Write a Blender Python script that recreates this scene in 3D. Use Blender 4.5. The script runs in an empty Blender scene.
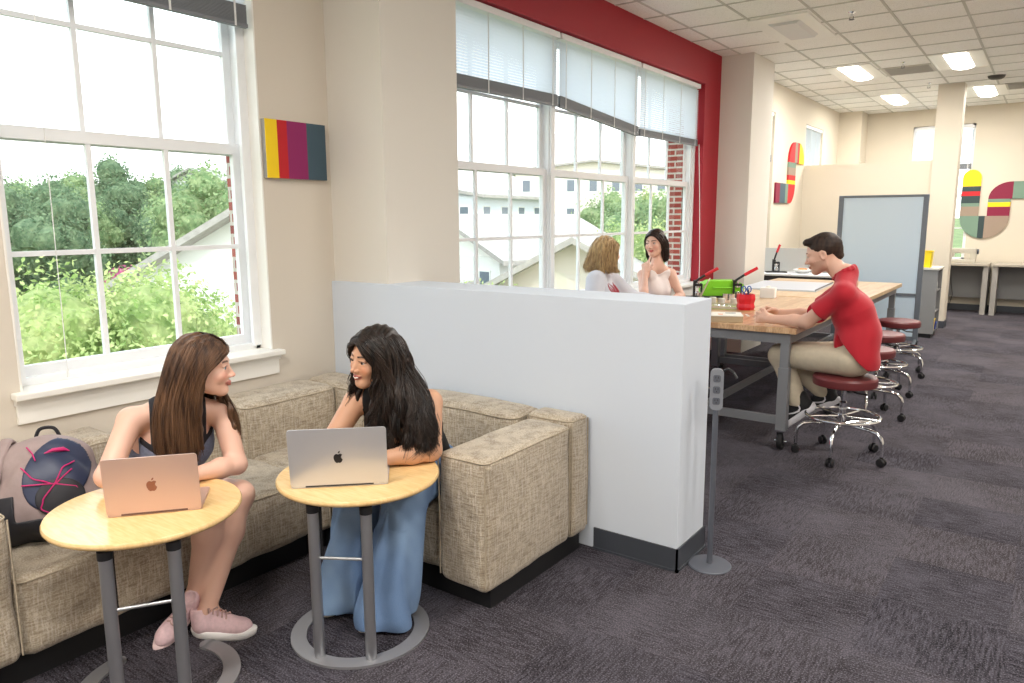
import bpy, bmesh, math, random
import numpy as np
from mathutils import Vector, Matrix, Euler, noise as mnoise
R = math.radians
PI = math.pi
rng = random.Random(7)
SC = bpy.context.scene
COL = SC.collection

# ------------------------------------------------------------------ camera
cam_data = bpy.data.cameras.new('camera')
cam = bpy.data.objects.new('camera', cam_data)
COL.objects.link(cam)
cam_data.sensor_fit = 'HORIZONTAL'
cam_data.sensor_width = 36.0
cam_data.lens = 740.39 / 1024 * 36.0
cam_data.clip_end = 800
cam.matrix_world = Matrix.Translation((0, 0, 1.7)) @ (Matrix.Rotation(0.62750168, 4, 'Z') @ Matrix.Rotation(1.40702354, 4, 'X') @ Matrix.Rotation(-0.00471846, 4, 'Z'))
SC.camera = cam
SC.view_settings.view_transform = 'Standard'
SC.view_settings.look = 'None'
SC.view_settings.gamma = 1
SC.view_settings.use_curve_mapping = False
SC.view_settings.exposure = 0.0

# ------------------------------------------------------------------ materials
def srgb(r, g, b):
    f = lambda c: (c / 255 / 12.92) if c / 255 <= 0.04045 else ((c / 255 + 0.055) / 1.055) ** 2.4
    return (f(r), f(g), f(b), 1)

MATS = {}
def mat(name, col, rough=0.6, metal=0.0, var=0.0, scale=8.0, bump=0.0, bscale=60.0, stretch=(1, 1, 1), spec=0.5,
        emis=None, estr=0.0, coat=0.0, trans=0.0, vcol=False, col2=None, sheen=0.0, bdist=0.002, sss=0.0):
    if name in MATS:
        return MATS[name]
    m = bpy.data.materials.new(name)
    m.use_nodes = True
    nt = m.node_tree
    n = nt.nodes
    p = n['Principled BSDF']
    p.inputs['Base Color'].default_value = col
    p.inputs['Roughness'].default_value = rough
    p.inputs['Metallic'].default_value = metal
    p.inputs['Specular IOR Level'].default_value = spec
    p.inputs['Coat Weight'].default_value = coat
    p.inputs['Transmission Weight'].default_value = trans
    if sheen:
        p.inputs['Sheen Weight'].default_value = sheen
        p.inputs['Sheen Roughness'].default_value = 0.5
    if sss:
        p.inputs['Subsurface Weight'].default_value = sss
        p.inputs['Subsurface Radius'].default_value = (0.6, 0.25, 0.15)
        p.inputs['Subsurface Scale'].default_value = 0.02
    if emis:
        p.inputs['Emission Color'].default_value = emis
        p.inputs['Emission Strength'].default_value = estr
    tc = n.new('ShaderNodeTexCoord')
    mp = n.new('ShaderNodeMapping')
    mp.inputs['Scale'].default_value = stretch
    nt.links.new(tc.outputs['Object'], mp.inputs['Vector'])
    src = None
    if vcol:
        a = n.new('ShaderNodeVertexColor')
        a.layer_name = 'Col'
        src = a.outputs['Color']
    if var > 0 or col2:
        nz = n.new('ShaderNodeTexNoise')
        nz.inputs['Scale'].default_value = scale
        nz.inputs['Detail'].default_value = 4
        nt.links.new(mp.outputs[0], nz.inputs['Vector'])
        mx = n.new('ShaderNodeMix')
        mx.data_type = 'RGBA'
        rp = n.new('ShaderNodeMapRange')
        rp.inputs[1].default_value = 0.35
        rp.inputs[2].default_value = 0.65
        nt.links.new(nz.outputs['Fac'], rp.inputs[0])
        nt.links.new(rp.outputs[0], mx.inputs[0])
        if vcol:
            mx.blend_type = 'MULTIPLY'
            nt.links.new(src, mx.inputs[6])
            mx.inputs[7].default_value = (1 - var, 1 - var, 1 - var, 1)
        else:
            mx.inputs[6].default_value = col
            mx.inputs[7].default_value = col2 if col2 else (col[0] * (1 - var), col[1] * (1 - var), col[2] * (1 - var), 1)
        src = mx.outputs[2]
    if src is not None:
        nt.links.new(src, p.inputs['Base Color'])
    if bump > 0:
        nb = n.new('ShaderNodeTexNoise')
        nb.inputs['Scale'].default_value = bscale
        nb.inputs['Detail'].default_value = 3
        nt.links.new(mp.outputs[0], nb.inputs['Vector'])
        b = n.new('ShaderNodeBump')
        b.inputs['Strength'].default_value = bump
        b.inputs['Distance'].default_value = bdist
        nt.links.new(nb.outputs['Fac'], b.inputs['Height'])
        nt.links.new(b.outputs[0], p.inputs['Normal'])
    MATS[name] = m
    return m

def node_mat(name):
    m = bpy.data.materials.new(name)
    m.use_nodes = True
    MATS[name] = m
    return m, m.node_tree, m.node_tree.nodes['Principled BSDF']

def N(nt, typ, **kw):
    n = nt.nodes.new(typ)
    for k, v in kw.items():
        setattr(n, k, v)
    return n

def mixcol(nt, fac, a, b, blend='MIX'):
    mx = N(nt, 'ShaderNodeMix', data_type='RGBA', blend_type=blend)
    for sock, v in ((0, fac), (6, a), (7, b)):
        if isinstance(v, (int, float)):
            mx.inputs[sock].default_value = v
        elif isinstance(v, tuple):
            mx.inputs[sock].default_value = v
        else:
            nt.links.new(v, mx.inputs[sock])
    return mx.outputs[2]

def mth(nt, op, a, b=None, c=None):
    m = N(nt, 'ShaderNodeMath', operation=op)
    for i, v in enumerate((a, b, c)):
        if v is None:
            continue
        if isinstance(v, (int, float)):
            m.inputs[i].default_value = v
        else:
            nt.links.new(v, m.inputs[i])
    return m.outputs[0]

def noise_tex(nt, vec, scale, detail=4, stretch=(1, 1, 1), rot=(0, 0, 0)):
    mp = N(nt, 'ShaderNodeMapping')
    mp.inputs['Scale'].default_value = stretch
    mp.inputs['Rotation'].default_value = rot
    nt.links.new(vec, mp.inputs['Vector'])
    z = N(nt, 'ShaderNodeTexNoise')
    z.inputs['Scale'].default_value = scale
    z.inputs['Detail'].default_value = detail
    nt.links.new(mp.outputs[0], z.inputs['Vector'])
    return z.outputs['Fac']

def rng_map(nt, v, a, b, c=0.0, d=1.0):
    r = N(nt, 'ShaderNodeMapRange')
    nt.links.new(v, r.inputs[0])
    for i, x in enumerate((a, b, c, d)):
        r.inputs[i + 1].default_value = x
    return r.outputs[0]

# carpet: quarter-turned square tiles with streaks
m, nt, p = node_mat('carpet')
tc = N(nt, 'ShaderNodeTexCoord')
mp = N(nt, 'ShaderNodeMapping')
mp.inputs['Rotation'].default_value = (0, 0, R(0))
nt.links.new(tc.outputs['Object'], mp.inputs['Vector'])
sep = N(nt, 'ShaderNodeSeparateXYZ'); nt.links.new(mp.outputs[0], sep.inputs[0])
ts = 0.5
u = mth(nt, 'DIVIDE', sep.outputs[0], ts); v = mth(nt, 'DIVIDE', sep.outputs[1], ts)
fu = mth(nt, 'FLOOR', u); fv = mth(nt, 'FLOOR', v)
par = mth(nt, 'MODULO', mth(nt, 'ABSOLUTE', mth(nt, 'ADD', fu, fv)), 2.0)
s1 = noise_tex(nt, mp.outputs[0], 11, 7, (1, 9, 1))
s2 = noise_tex(nt, mp.outputs[0], 11, 7, (9, 1, 1))
mx = N(nt, 'ShaderNodeMix', data_type='FLOAT')
nt.links.new(par, mx.inputs[0]); nt.links.new(s1, mx.inputs[2]); nt.links.new(s2, mx.inputs[3])
streak = rng_map(nt, mth(nt, 'ADD', mth(nt, 'MULTIPLY', mx.outputs[0], .7), mth(nt, 'MULTIPLY', noise_tex(nt, mp.outputs[0], 3.2, 5), .3)), 0.43, 0.58)
wn = N(nt, 'ShaderNodeTexWhiteNoise', noise_dimensions='2D')
cb = N(nt, 'ShaderNodeCombineXYZ'); nt.links.new(fu, cb.inputs[0]); nt.links.new(fv, cb.inputs[1])
nt.links.new(cb.outputs[0], wn.inputs['Vector'])
big = noise_tex(nt, mp.outputs[0], 1.3, 3)
fine = noise_tex(nt, mp.outputs[0], 150, 4)
c = mixcol(nt, streak, srgb(36, 34, 39), srgb(82, 79, 87))
c = mixcol(nt, mth(nt, 'MULTIPLY', wn.outputs['Value'], 0.42), c, srgb(66, 58, 57))
c = mixcol(nt, mth(nt, 'MULTIPLY', rng_map(nt, big, 0.45, 0.65), 0.35), c, srgb(96, 93, 100))
c = mixcol(nt, mth(nt, 'MULTIPLY', rng_map(nt, fine, 0.52, 0.66), .75), c, srgb(122, 118, 127))
c = mixcol(nt, rng_map(nt, fine, 0.30, 0.46, 0.55, 0.0), c, srgb(24, 22, 25))
nt.links.new(c, p.inputs['Base Color'])
p.inputs['Roughness'].default_value = 0.95
p.inputs['Specular IOR Level'].default_value = 0.15
c = mixcol(nt, 1.0, c, mixcol(nt, rng_map(nt, wn.outputs['Value'], 0.2, 0.8), (.80, .79, .81, 1), (1.06, 1.06, 1.07, 1)), 'MULTIPLY'); nt.links.new(c, p.inputs['Base Color'])
b = N(nt, 'ShaderNodeBump'); b.inputs['Strength'].default_value = 0.7; b.inputs['Distance'].default_value = 0.004
nt.links.new(mth(nt, 'ADD', fine, mth(nt, 'MULTIPLY', mx.outputs[0], 0.8)), b.inputs['Height'])
nt.links.new(b.outputs[0], p.inputs['Normal'])
CARPET = m

# ceiling tiles
m, nt, p = node_mat('ceiling_tile')
tc = N(nt, 'ShaderNodeTexCoord')
f1 = noise_tex(nt, tc.outputs['Object'], 140, 3)
f2 = noise_tex(nt, tc.outputs['Object'], 0.8, 2)
c = mixcol(nt, rng_map(nt, f1, 0.55, 0.7), srgb(248, 248, 244), srgb(212, 212, 206))
c = mixcol(nt, mth(nt, 'MULTIPLY', rng_map(nt, f2, 0.4, 0.7), 0.25), c, srgb(222, 220, 206))
nt.links.new(c, p.inputs['Base Color']); p.inputs['Roughness'].default_value = 0.95
CEIL = m

# sofa linen
def linen(name, base, dark, light, sc=1.0):
    m, nt, p = node_mat(name)
    tc = N(nt, 'ShaderNodeTexCoord')
    o = tc.outputs['Object']
    a = noise_tex(nt, o, 16 * sc, 5, (1, 1, 9))
    b1 = noise_tex(nt, o, 16 * sc, 5, (9, 9, 1))
    g = noise_tex(nt, o, 170 * sc, 2, (1, 1, 1))
    d = noise_tex(nt, o, 2.2, 3)
    c = mixcol(nt, rng_map(nt, a, 0.42, 0.68), base, dark)
    c = mixcol(nt, mth(nt, 'MULTIPLY', rng_map(nt, b1, 0.45, 0.7), 0.75), c, light)
    c = mixcol(nt, mth(nt, 'MULTIPLY', rng_map(nt, g, 0.5, 0.66), 0.6), c, dark)
    c = mixcol(nt, mth(nt, 'MULTIPLY', rng_map(nt, d, 0.45, 0.7), 0.2), c, dark)
    nt.links.new(c, p.inputs['Base Color'])
    p.inputs['Roughness'].default_value = 0.9
    p.inputs['Sheen Weight'].default_value = 0.25
    bb = N(nt, 'ShaderNodeBump'); bb.inputs['Strength'].default_value = 0.6; bb.inputs['Distance'].default_value = 0.003
    wr_ = noise_tex(nt, o, 5.5, 3, (1, 1, .45)); wr2 = noise_tex(nt, o, 13, 2, (1, 1, .5))
    nt.links.new(mth(nt, 'ADD', mth(nt, 'ADD', g, mth(nt, 'ADD', a, b1)), mth(nt, 'ADD', mth(nt, 'MULTIPLY', wr_, 8.0), mth(nt, 'MULTIPLY', wr2, 1.2))), bb.inputs['Height'])
    nt.links.new(bb.outputs[0], p.inputs['Normal'])
    return m
LINEN = linen('beige_linen', srgb(190, 177, 156), srgb(140, 124, 104), srgb(216, 207, 192))

# butcher block
def butcher(name, c1, c2, c3):
    m, nt, p = node_mat(name)
    tc = N(nt, 'ShaderNodeTexCoord')
    o = tc.outputs['Object']
    sep = N(nt, 'ShaderNodeSeparateXYZ'); nt.links.new(o, sep.inputs[0])
    fx = mth(nt, 'FLOOR', mth(nt, 'DIVIDE', sep.outputs[0], 0.04))
    wn0 = N(nt, 'ShaderNodeTexWhiteNoise', noise_dimensions='1D'); nt.links.new(fx, wn0.inputs['W'])
    fy = mth(nt, 'FLOOR', mth(nt, 'ADD', mth(nt, 'DIVIDE', sep.outputs[1], 0.7), mth(nt, 'MULTIPLY', wn0.outputs['Value'], 5.0)))
    cb = N(nt, 'ShaderNodeCombineXYZ'); nt.links.new(fx, cb.inputs[0]); nt.links.new(fy, cb.inputs[1])
    wn = N(nt, 'ShaderNodeTexWhiteNoise', noise_dimensions='2D'); nt.links.new(cb.outputs[0], wn.inputs['Vector'])
    gr = noise_tex(nt, o, 12, 5, (8, 0.8, 3))
    c = mixcol(nt, wn.outputs['Value'], c1, c2)
    c = mixcol(nt, mth(nt, 'MULTIPLY', rng_map(nt, gr, 0.4, 0.7), 0.6), c, c3)
    nt.links.new(c, p.inputs['Base Color'])
    p.inputs['Roughness'].default_value = 0.33
    p.inputs['Coat Weight'].default_value = 0.25
    return m
BUTCHER = butcher('butcher_block', srgb(222, 188, 148), srgb(186, 146, 106), srgb(160, 118, 82))
MAPLE = butcher('pale_maple_block', srgb(226, 198, 160), srgb(206, 172, 130), srgb(190, 152, 112))

# laminate for the cafe tables
m, nt, p = node_mat('maple_laminate')
tc = N(nt, 'ShaderNodeTexCoord')
g = noise_tex(nt, tc.outputs['Object'], 14, 4, (1, 8, 1))
c = mixcol(nt, rng_map(nt, g, 0.35, 0.7), srgb(240, 206, 150), srgb(228, 190, 130))
nt.links.new(c, p.inputs['Base Color']); p.inputs['Roughness'].default_value = 0.22
LAMINATE = m

# red brick
m, nt, p = node_mat('red_brick')
tc = N(nt, 'ShaderNodeTexCoord')
sp = N(nt, 'ShaderNodeSeparateXYZ'); nt.links.new(tc.outputs['Object'], sp.inputs[0])
cb = N(nt, 'ShaderNodeCombineXYZ')
nt.links.new(mth(nt, 'ADD', sp.outputs[0], sp.outputs[1]), cb.inputs[0]); nt.links.new(sp.outputs[2], cb.inputs[1])
bk = N(nt, 'ShaderNodeTexBrick')
bk.inputs['Scale'].default_value = 1.0
bk.inputs['Brick Width'].default_value = 0.21; bk.inputs['Row Height'].default_value = 0.07; bk.inputs['Mortar Size'].default_value = 0.011
bk.inputs['Color1'].default_value = srgb(168, 84, 72); bk.inputs['Color2'].default_value = srgb(140, 62, 54); bk.inputs['Mortar'].default_value = srgb(200, 190, 180)
nt.links.new(cb.outputs[0], bk.inputs['Vector']); nt.links.new(bk.outputs[0], p.inputs['Base Color'])
p.inputs['Roughness'].default_value = 0.9
BRICK = m

# window glass
m = bpy.data.materials.new('window_glass'); m.use_nodes = True
nt = m.node_tree; nt.nodes.clear()
out = N(nt, 'ShaderNodeOutputMaterial'); mixs = N(nt, 'ShaderNodeMixShader')
tr = N(nt, 'ShaderNodeBsdfTransparent'); tr.inputs[0].default_value = (0.97, 0.985, 0.98, 1)
gl = N(nt, 'ShaderNodeBsdfGlossy'); gl.inputs['Roughness'].default_value = 0.02
lw = N(nt, 'ShaderNodeLayerWeight'); lw.inputs[0].default_value = 0.5
nt.links.new(mth(nt, 'MULTIPLY_ADD', mth(nt, 'POWER', lw.outputs['Facing'], 5.0), 0.5, 0.03), mixs.inputs[0]); nt.links.new(tr.outputs[0], mixs.inputs[1]); nt.links.new(gl.outputs[0], mixs.inputs[2])
nt.links.new(mixs.outputs[0], out.inputs[0])
GLASS = m

# translucent blind slats
m = bpy.data.materials.new('blind_slat'); m.use_nodes = True
nt = m.node_tree; nt.nodes.clear()
out = N(nt, 'ShaderNodeOutputMaterial'); mixs = N(nt, 'ShaderNodeMixShader'); mixs.inputs[0].default_value = 0.6
df = N(nt, 'ShaderNodeBsdfDiffuse'); df.inputs[0].default_value = srgb(236, 242, 246)
tl = N(nt, 'ShaderNodeBsdfTranslucent'); tl.inputs[0].default_value = srgb(240, 246, 252)
nt.links.new(df.outputs[0], mixs.inputs[1]); nt.links.new(tl.outputs[0], mixs.inputs[2]); nt.links.new(mixs.outputs[0], out.inputs[0])
SLAT = m

BEIGE = mat('beige_wall_paint', srgb(214, 205, 192), 0.85, bump=0.12, bscale=180)
PIERW = mat('pale_wall_paint', srgb(220, 215, 206), 0.85, bump=0.12, bscale=180)
WHITEWALL = mat('white_wall_paint', srgb(208, 216, 227), 0.8, bump=0.1, bscale=180)
FARBEIGE = mat('warm_beige_paint', srgb(212, 203, 186), 0.85, bump=0.1, bscale=180)
RED = mat('red_wall_paint', srgb(160, 14, 36), 0.6, bump=0.1, bscale=180)
WINW = mat('white_window_paint', srgb(236, 238, 240), 0.45)
SILLW = mat('white_sill_paint', srgb(240, 238, 232), 0.4)
BASEB = mat('dark_vinyl_base', srgb(62, 66, 74), 0.5)
PLINTH = mat('black_plinth', srgb(22, 22, 25), 0.6)
BLINDGREY = mat('grey_blind_rail', srgb(120, 124, 130), 0.5)
CHROME = mat('chrome', (0.82, 0.83, 0.85, 1), 0.12, 1.0)
STEEL = mat('silver_steel', srgb(178, 180, 184), 0.35, 0.85)
GREYMETAL = mat('grey_powder_steel', srgb(128, 130, 134), 0.5, 0.2)
DARKMETAL = mat('dark_grey_metal', srgb(84, 88, 96), 0.5, 0.3)
BLACKP = mat('black_plastic', srgb(26, 26, 29), 0.45)
RUBBER = mat('black_rubber', srgb(22, 22, 24), 0.7)
BURG = mat('burgundy_vinyl', srgb(104, 44, 46), 0.42, bump=0.15, bscale=120)
WHITEP = mat('white_plastic', srgb(232, 232, 230), 0.4)

# ------------------------------------------------------------------ object helpers
def tag(o, label=None, cat=None, group=None, kind=None):
    if label: o['label'] = label
    if cat: o['category'] = cat
    if group: o['group'] = group
    if kind: o['kind'] = kind
    return o

def thing(name, label, cat, loc=(0, 0, 0), rz=0, group=None):
    o = bpy.data.objects.new(name, None)
    o.empty_display_size = 0.1
    o.location = loc; o.rotation_euler = (0, 0, rz)
    COL.objects.link(o)
    return tag(o, label, cat, group)

def copy_tree(o, parent=None, label=None, loc=None, rz=None):
    c = o.copy(); COL.objects.link(c)
    if parent is not None: c.parent = parent
    if label: c['label'] = label
    if loc is not None: c.location = loc
    if rz is not None: c.rotation_euler = (0, 0, rz)
    for ch in list(o.children):
        copy_tree(ch, c)
    return c

class MB:
    """collects shapes into one bmesh"""
    def __init__(self):
        self.bm = bmesh.new()
    def box(self, a, b, bev=0.0, M=None):
        x0, y0, z0 = a; x1, y1, z1 = b
        if x0 > x1: x0, x1 = x1, x0
        if y0 > y1: y0, y1 = y1, y0
        if z0 > z1: z0, z1 = z1, z0
        vs = [self.bm.verts.new(Vector(v)) for v in ((x0, y0, z0), (x1, y0, z0), (x1, y1, z0), (x0, y1, z0), (x0, y0, z1), (x1, y0, z1), (x1, y1, z1), (x0, y1, z1))]
        fs = [self.bm.faces.new([vs[i] for i in q]) for q in ((0, 3, 2, 1), (4, 5, 6, 7), (0, 1, 5, 4), (1, 2, 6, 5), (2, 3, 7, 6), (3, 0, 4, 7))]
        if bev > 0:
            es = list({e for f in fs for e in f.edges})
            r = bmesh.ops.bevel(self.bm, geom=es, offset=bev, segments=2, profile=0.5, affect='EDGES')
            vs = list({v for v in r['verts']} | {v for v in vs if v.is_valid})
        if M is not None:
            for v in vs:
                if v.is_valid: v.co = M @ v.co
        return self
    def prism(self, pts, ax, d0, d1):
        """extrude a 2-D outline along axis ax (0,1,2) from d0 to d1; pts are the other two coordinates in order"""
        def mk(p, d):
            if ax == 0: return (d, p[0], p[1])
            if ax == 1: return (p[0], d, p[1])
            return (p[0], p[1], d)
        a = [self.bm.verts.new(mk(p, d0)) for p in pts]
        b = [self.bm.verts.new(mk(p, d1)) for p in pts]
        n = len(pts)
        self.bm.faces.new(a); self.bm.faces.new(list(reversed(b)))
        for i in range(n):
            self.bm.faces.new((a[i], b[i], b[(i + 1) % n], a[(i + 1) % n]))
        return self
    def curve(self, pts, r, seg=10, sub=5, squash=None):
        P = [Vector(p) for p in pts]; out = []; rr = []
        rs = r if isinstance(r, (list, tuple)) else [r] * len(P)
        for i in range(len(P) - 1):
            p0, p1, p2, p3 = P[max(i - 1, 0)], P[i], P[i + 1], P[min(i + 2, len(P) - 1)]
            for k in range(sub):
                u = k / sub
                out.append(.5 * ((2 * p1) + (p2 - p0) * u + (2 * p0 - 5 * p1 + 4 * p2 - p3) * u * u + (3 * p1 - p0 - 3 * p2 + p3) * u ** 3)); rr.append(rs[i] * (1 - u) + rs[i + 1] * u)
        out.append(P[-1]); rr.append(rs[-1])
        return self.tube(out, rr, seg, squash=squash)
    def tube(self, pts, r, seg=10, cap=True, closed=False, squash=None):
        pts = [Vector(p) for p in pts]
        n = len(pts)
        rs = r if isinstance(r, (list, tuple)) else [r] * n
        rings = []
        up = None
        for i in range(n):
            if closed: t = pts[(i + 1) % n] - pts[i - 1]
            else: t = pts[min(i + 1, n - 1)] - pts[max(i - 1, 0)]
            if t.length < 1e-9: t = Vector((0, 0, 1))
            t.normalize()
            if up is None:
                up = Vector((0, 0, 1)) if abs(t.z) < 0.9 else Vector((1, 0, 0))
            s = t.cross(up)
            if s.length < 1e-6: s = t.orthogonal()
            s.normalize(); up = s.cross(t).normalized()
            ring = []
            for k in range(seg):
                a = 2 * PI * k / seg
                o = s * math.cos(a) * rs[i] + up * math.sin(a) * rs[i] * (squash or 1)
                ring.append(self.bm.verts.new(pts[i] + o))
            rings.append(ring)
        m = n if closed else n - 1
        for i in range(m):
            A = rings[i]; B = rings[(i + 1) % n]
            for k in range(seg):
                self.bm.faces.new((A[k], A[(k + 1) % seg], B[(k + 1) % seg], B[k]))
        if cap and not closed:
            self.bm.faces.new(list(reversed(rings[0]))); self.bm.faces.new(rings[-1])
        return self
    def cyl(self, c, r, z0, z1, seg=32, r2=None):
        return self.lathe(c, [(0, z0), (r, z0), (r2 if r2 is not None else r, z1), (0, z1)], seg)
    def lathe(self, c, prof, seg=32, M=None):
        """profile of (radius, height) turned about the vertical through c"""
        rings = []
        for (r, z) in prof:
            if r < 1e-6:
                rings.append([self.bm.verts.new((c[0], c[1], c[2] + z))])
            else:
                rings.append([self.bm.verts.new((c[0] + r * math.cos(2 * PI * k / seg), c[1] + r * math.sin(2 * PI * k / seg), c[2] + z)) for k in range(seg)])
        for A, B in zip(rings, rings[1:]):
            for k in range(seg):
                k2 = (k + 1) % seg
                if len(A) == 1 and len(B) == 1: continue
                if len(A) == 1: self.bm.faces.new((A[0], B[k], B[k2]))
                elif len(B) == 1: self.bm.faces.new((A[k], A[k2], B[0]))
                else: self.bm.faces.new((A[k], A[k2], B[k2], B[k]))
        if M is not None:
            for rg in rings:
                for v in rg: v.co = M @ v.co
        return self
    def quad(self, a, b, c, d):
        self.bm.faces.new([self.bm.verts.new(p) for p in (a, b, c, d)])
        return self
    def build(self, name, material, parent=None, smooth=False, angle=35, loc=None, fix=True):
        if fix: bmesh.ops.recalc_face_normals(self.bm, faces=self.bm.faces[:])
        me = bpy.data.meshes.new(name)
        self.bm.to_mesh(me); self.bm.free()
        mats = material if isinstance(material, (list, tuple)) else [material]
        for mm in mats: me.materials.append(mm)
        if smooth:
            me.polygons.foreach_set('use_smooth', [True] * len(me.polygons))
            try: me.set_sharp_from_angle(angle=R(angle))
            except Exception: pass
        o = bpy.data.objects.new(name, me)
        COL.objects.link(o)
        if parent is not None: o.parent = parent
        if loc is not None: o.location = loc
        return o

def struct(name, mb, material, smooth=False):
    o = mb.build(name, material, smooth=smooth)
    o['kind'] = 'structure'
    return o

def soft_box(a, b, r=0.04, bulge=(0, 0, 0), nz=0.0, n=14, seed=0, nscale=4.0, sag=None):
    """cushion-like rounded block: returns an MB"""
    a = Vector(a); b = Vector(b); c = (a + b) / 2; h = (b - a) / 2
    mb = MB(); bm = mb.bm
    def param(k):
        return -1 + 2 * k / n
    key = {}
    def vert(u, v, w):
        k = (round(u, 4), round(v, 4), round(w, 4))
        if k in key: return key[k]
        # denser sampling near the edges
        f = lambda t: math.copysign(abs(t) ** 0.75, t)
        q = Vector((f(u) * h.x, f(v) * h.y, f(w) * h.z))
        inner = Vector((max(-h.x + r, min(h.x - r, q.x)), max(-h.y + r, min(h.y - r, q.y)), max(-h.z + r, min(h.z - r, q.z))))
        d = q - inner
        if d.length > 1e-9: q = inner + d.normalized() * r
        e = Vector((q.x / h.x, q.y / h.y, q.z / h.z))
        q.x += bulge[0] * e.x * (1 - e.y ** 2) * (1 - e.z ** 2)
        q.y += bulge[1] * e.y * (1 - e.x ** 2) * (1 - e.z ** 2)
        q.z += bulge[2] * e.z * (1 - e.x ** 2) * (1 - e.y ** 2)
        p = c + q
        if nz:
            nv = mnoise.noise_vector(p * nscale + Vector((seed, 0, 0)))
            nv2 = mnoise.noise_vector(p * nscale * 3.1 + Vector((seed, 5, 0)))
            p = p + nv * nz + nv2 * nz * 0.35
        if sag: p.z += sag(p)
        key[k] = bm.verts.new(p)
        return key[k]
    g = [param(i) for i in range(n + 1)]
    for ax in range(3):
        for s in (-1, 1):
            for i in range(n):
                for j in range(n):
                    quad = []
                    for (uu, vv) in ((g[i], g[j]), (g[i + 1], g[j]), (g[i + 1], g[j + 1]), (g[i], g[j + 1])):
                        t = [0, 0, 0]; t[ax] = s; t[(ax + 1) % 3] = uu; t[(ax + 2) % 3] = vv
                        quad.append(vert(*t))
                    try: bm.faces.new(quad)
                    except ValueError: pass
    return mb

def rounded_rect(cx, cy, w, h, r, n=6):
    pts = []
    for (sx, sy, a0) in ((1, 1, 0), (-1, 1, 90), (-1, -1, 180), (1, -1, 270)):
        for k in range(n + 1):
            a = R(a0 + 90 * k / n)
            pts.append((cx + sx * (w / 2 - r) + r * math.cos(a), cy + sy * (h / 2 - r) + r * math.sin(a)))
    return pts

SKY_S = 3.0
SUN_S = 2.6
# ================================================================== THE ROOM
CEILZ = 3.66
WX, WX2 = -3.77, -3.50           # inner faces of the window wall, near and far stretch
FARY = 16.0

mb = MB(); mb.box((-4.2, -3.2, -0.2), (3.4, 16.3, 0.0)); struct('floor', mb, CARPET)
mb = MB(); mb.box((-4.2, -3.2, CEILZ), (3.4, 16.3, CEILZ + 0.25)); struct('ceiling', mb, CEIL)
# T-bar grid of the dropped ceiling
mb = MB()
x = -3.27
while x < 3.0:
    mb.box((x - 0.012, -3.0, CEILZ - 0.006), (x + 0.012, 16.0, CEILZ + 0.01)); x += 0.6
y = -2.5
GY0 = 8.285 - 0.6 * 18
y = GY0
while y < 16.0:
    mb.box((-3.5 if y > 3.95 else -3.75, y - 0.012, CEILZ - 0.006), (3.0, y + 0.012, CEILZ + 0.01)); y += 0.6
struct('trim_1', mb, mat('ceiling_grid_paint', srgb(196, 196, 188), 0.6))

def wall_x(mb, xi, xo, y0, y1, openings):
    ys = y0
    for (ya, yb, za, zb) in sorted(openings):
        if ya > ys: mb.box((xo, ys, 0), (xi, ya, CEILZ))
        mb.box((xo, ya, 0), (xi, yb, za)); mb.box((xo, ya, zb), (xi, yb, CEILZ))
        ys = yb
    if ys < y1: mb.box((xo, ys, 0), (xi, y1, CEILZ))

W1 = (1.36, 2.725, 0.90, 3.24)
mb = MB(); wall_x(mb, WX, WX - 0.24, -3.2, 3.24, [W1, (-1.6, -0.24, 0.90, 3.24)])
struct('wall_left', mb, BEIGE)
# square pier at the end of the low wall
mb = MB(); mb.box((WX - 0.24, 3.235, 0), (-3.284, 3.92, CEILZ)); struct('wall_pier', mb, PIERW)
# red wall round the triple window
WT = (4.02, 8.75, 0.90, 3.27)
mb = MB(); wall_x(mb, WX2, -3.70, 3.92, 9.25, [WT]); struct('wall_red', mb, RED)
# column after the red wall
mb = MB(); mb.box((-3.9, 9.25, 0), (-3.1, 10.05, CEILZ)); struct('wall_column', mb, PIERW)
# window wall beyond
WF1 = (10.45, 11.50, 0.9, 3.24); WF2 = (13.2, 14.32, 0.9, 3.24)
mb = MB(); wall_x(mb, WX2, -3.8, 10.05, 16.3, [WF1, WF2]); struct('wall_left_far', mb, FARBEIGE)
# brick outside skin seen through the glass
mb = MB()
for (xo, xi, ops, a, bb) in ((-4.075, -4.012, [W1, (-1.6, -0.24, 0.90, 3.24)], -3.2, 3.2),):
    z = 0
    wall_x(mb, xi, xo, a, bb, [(o[0] + 0.03, o[1] - 0.03, o[2] - 0.05, o[3]) for o in ops])
wall_x(mb, -3.702, -3.90, 3.95, 9.25, [(WT[0] + .04, WT[1] - 0.12, WT[2] - 0.05, WT[3])])
wall_x(mb, -3.802, -4.0, 9.25, 16.3, [(WF1[0], WF1[1] - .03, .85, 3.24), (WF2[0], WF2[1] - .03, .85, 3.24)])
struct('wall_brick_outside', mb, BRICK)
# far wall with a window
WB = (-2.30, -1.30, 0.9, 3.36)
mb = MB()
mb.box((-3.8, FARY, 0), (WB[0], FARY + 0.3, CEILZ)); mb.box((WB[1], FARY, 0), (3.4, FARY + 0.3, CEILZ))
mb.box((WB[0], FARY, 0), (WB[1], FARY + 0.3, WB[2])); mb.box((WB[0], FARY, WB[3]), (WB[1], FARY + 0.3, CEILZ))
struct('wall_back', mb, FARBEIGE)
mb = MB(); mb.box((-3.5, 15.45, 0), (-3.1, FARY, CEILZ)); struct('wall_corner_pier', mb, FARBEIGE)
# right wall and wall behind the camera
mb = MB(); mb.box((3.0, -3.2, 0), (3.3, 16.3, CEILZ)); struct('wall_right', mb, BEIGE)
mb = MB(); mb.box((-4.0, -3.4, 0), (3.3, -3.2, CEILZ)); struct('wall_front', mb, BEIGE)
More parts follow.
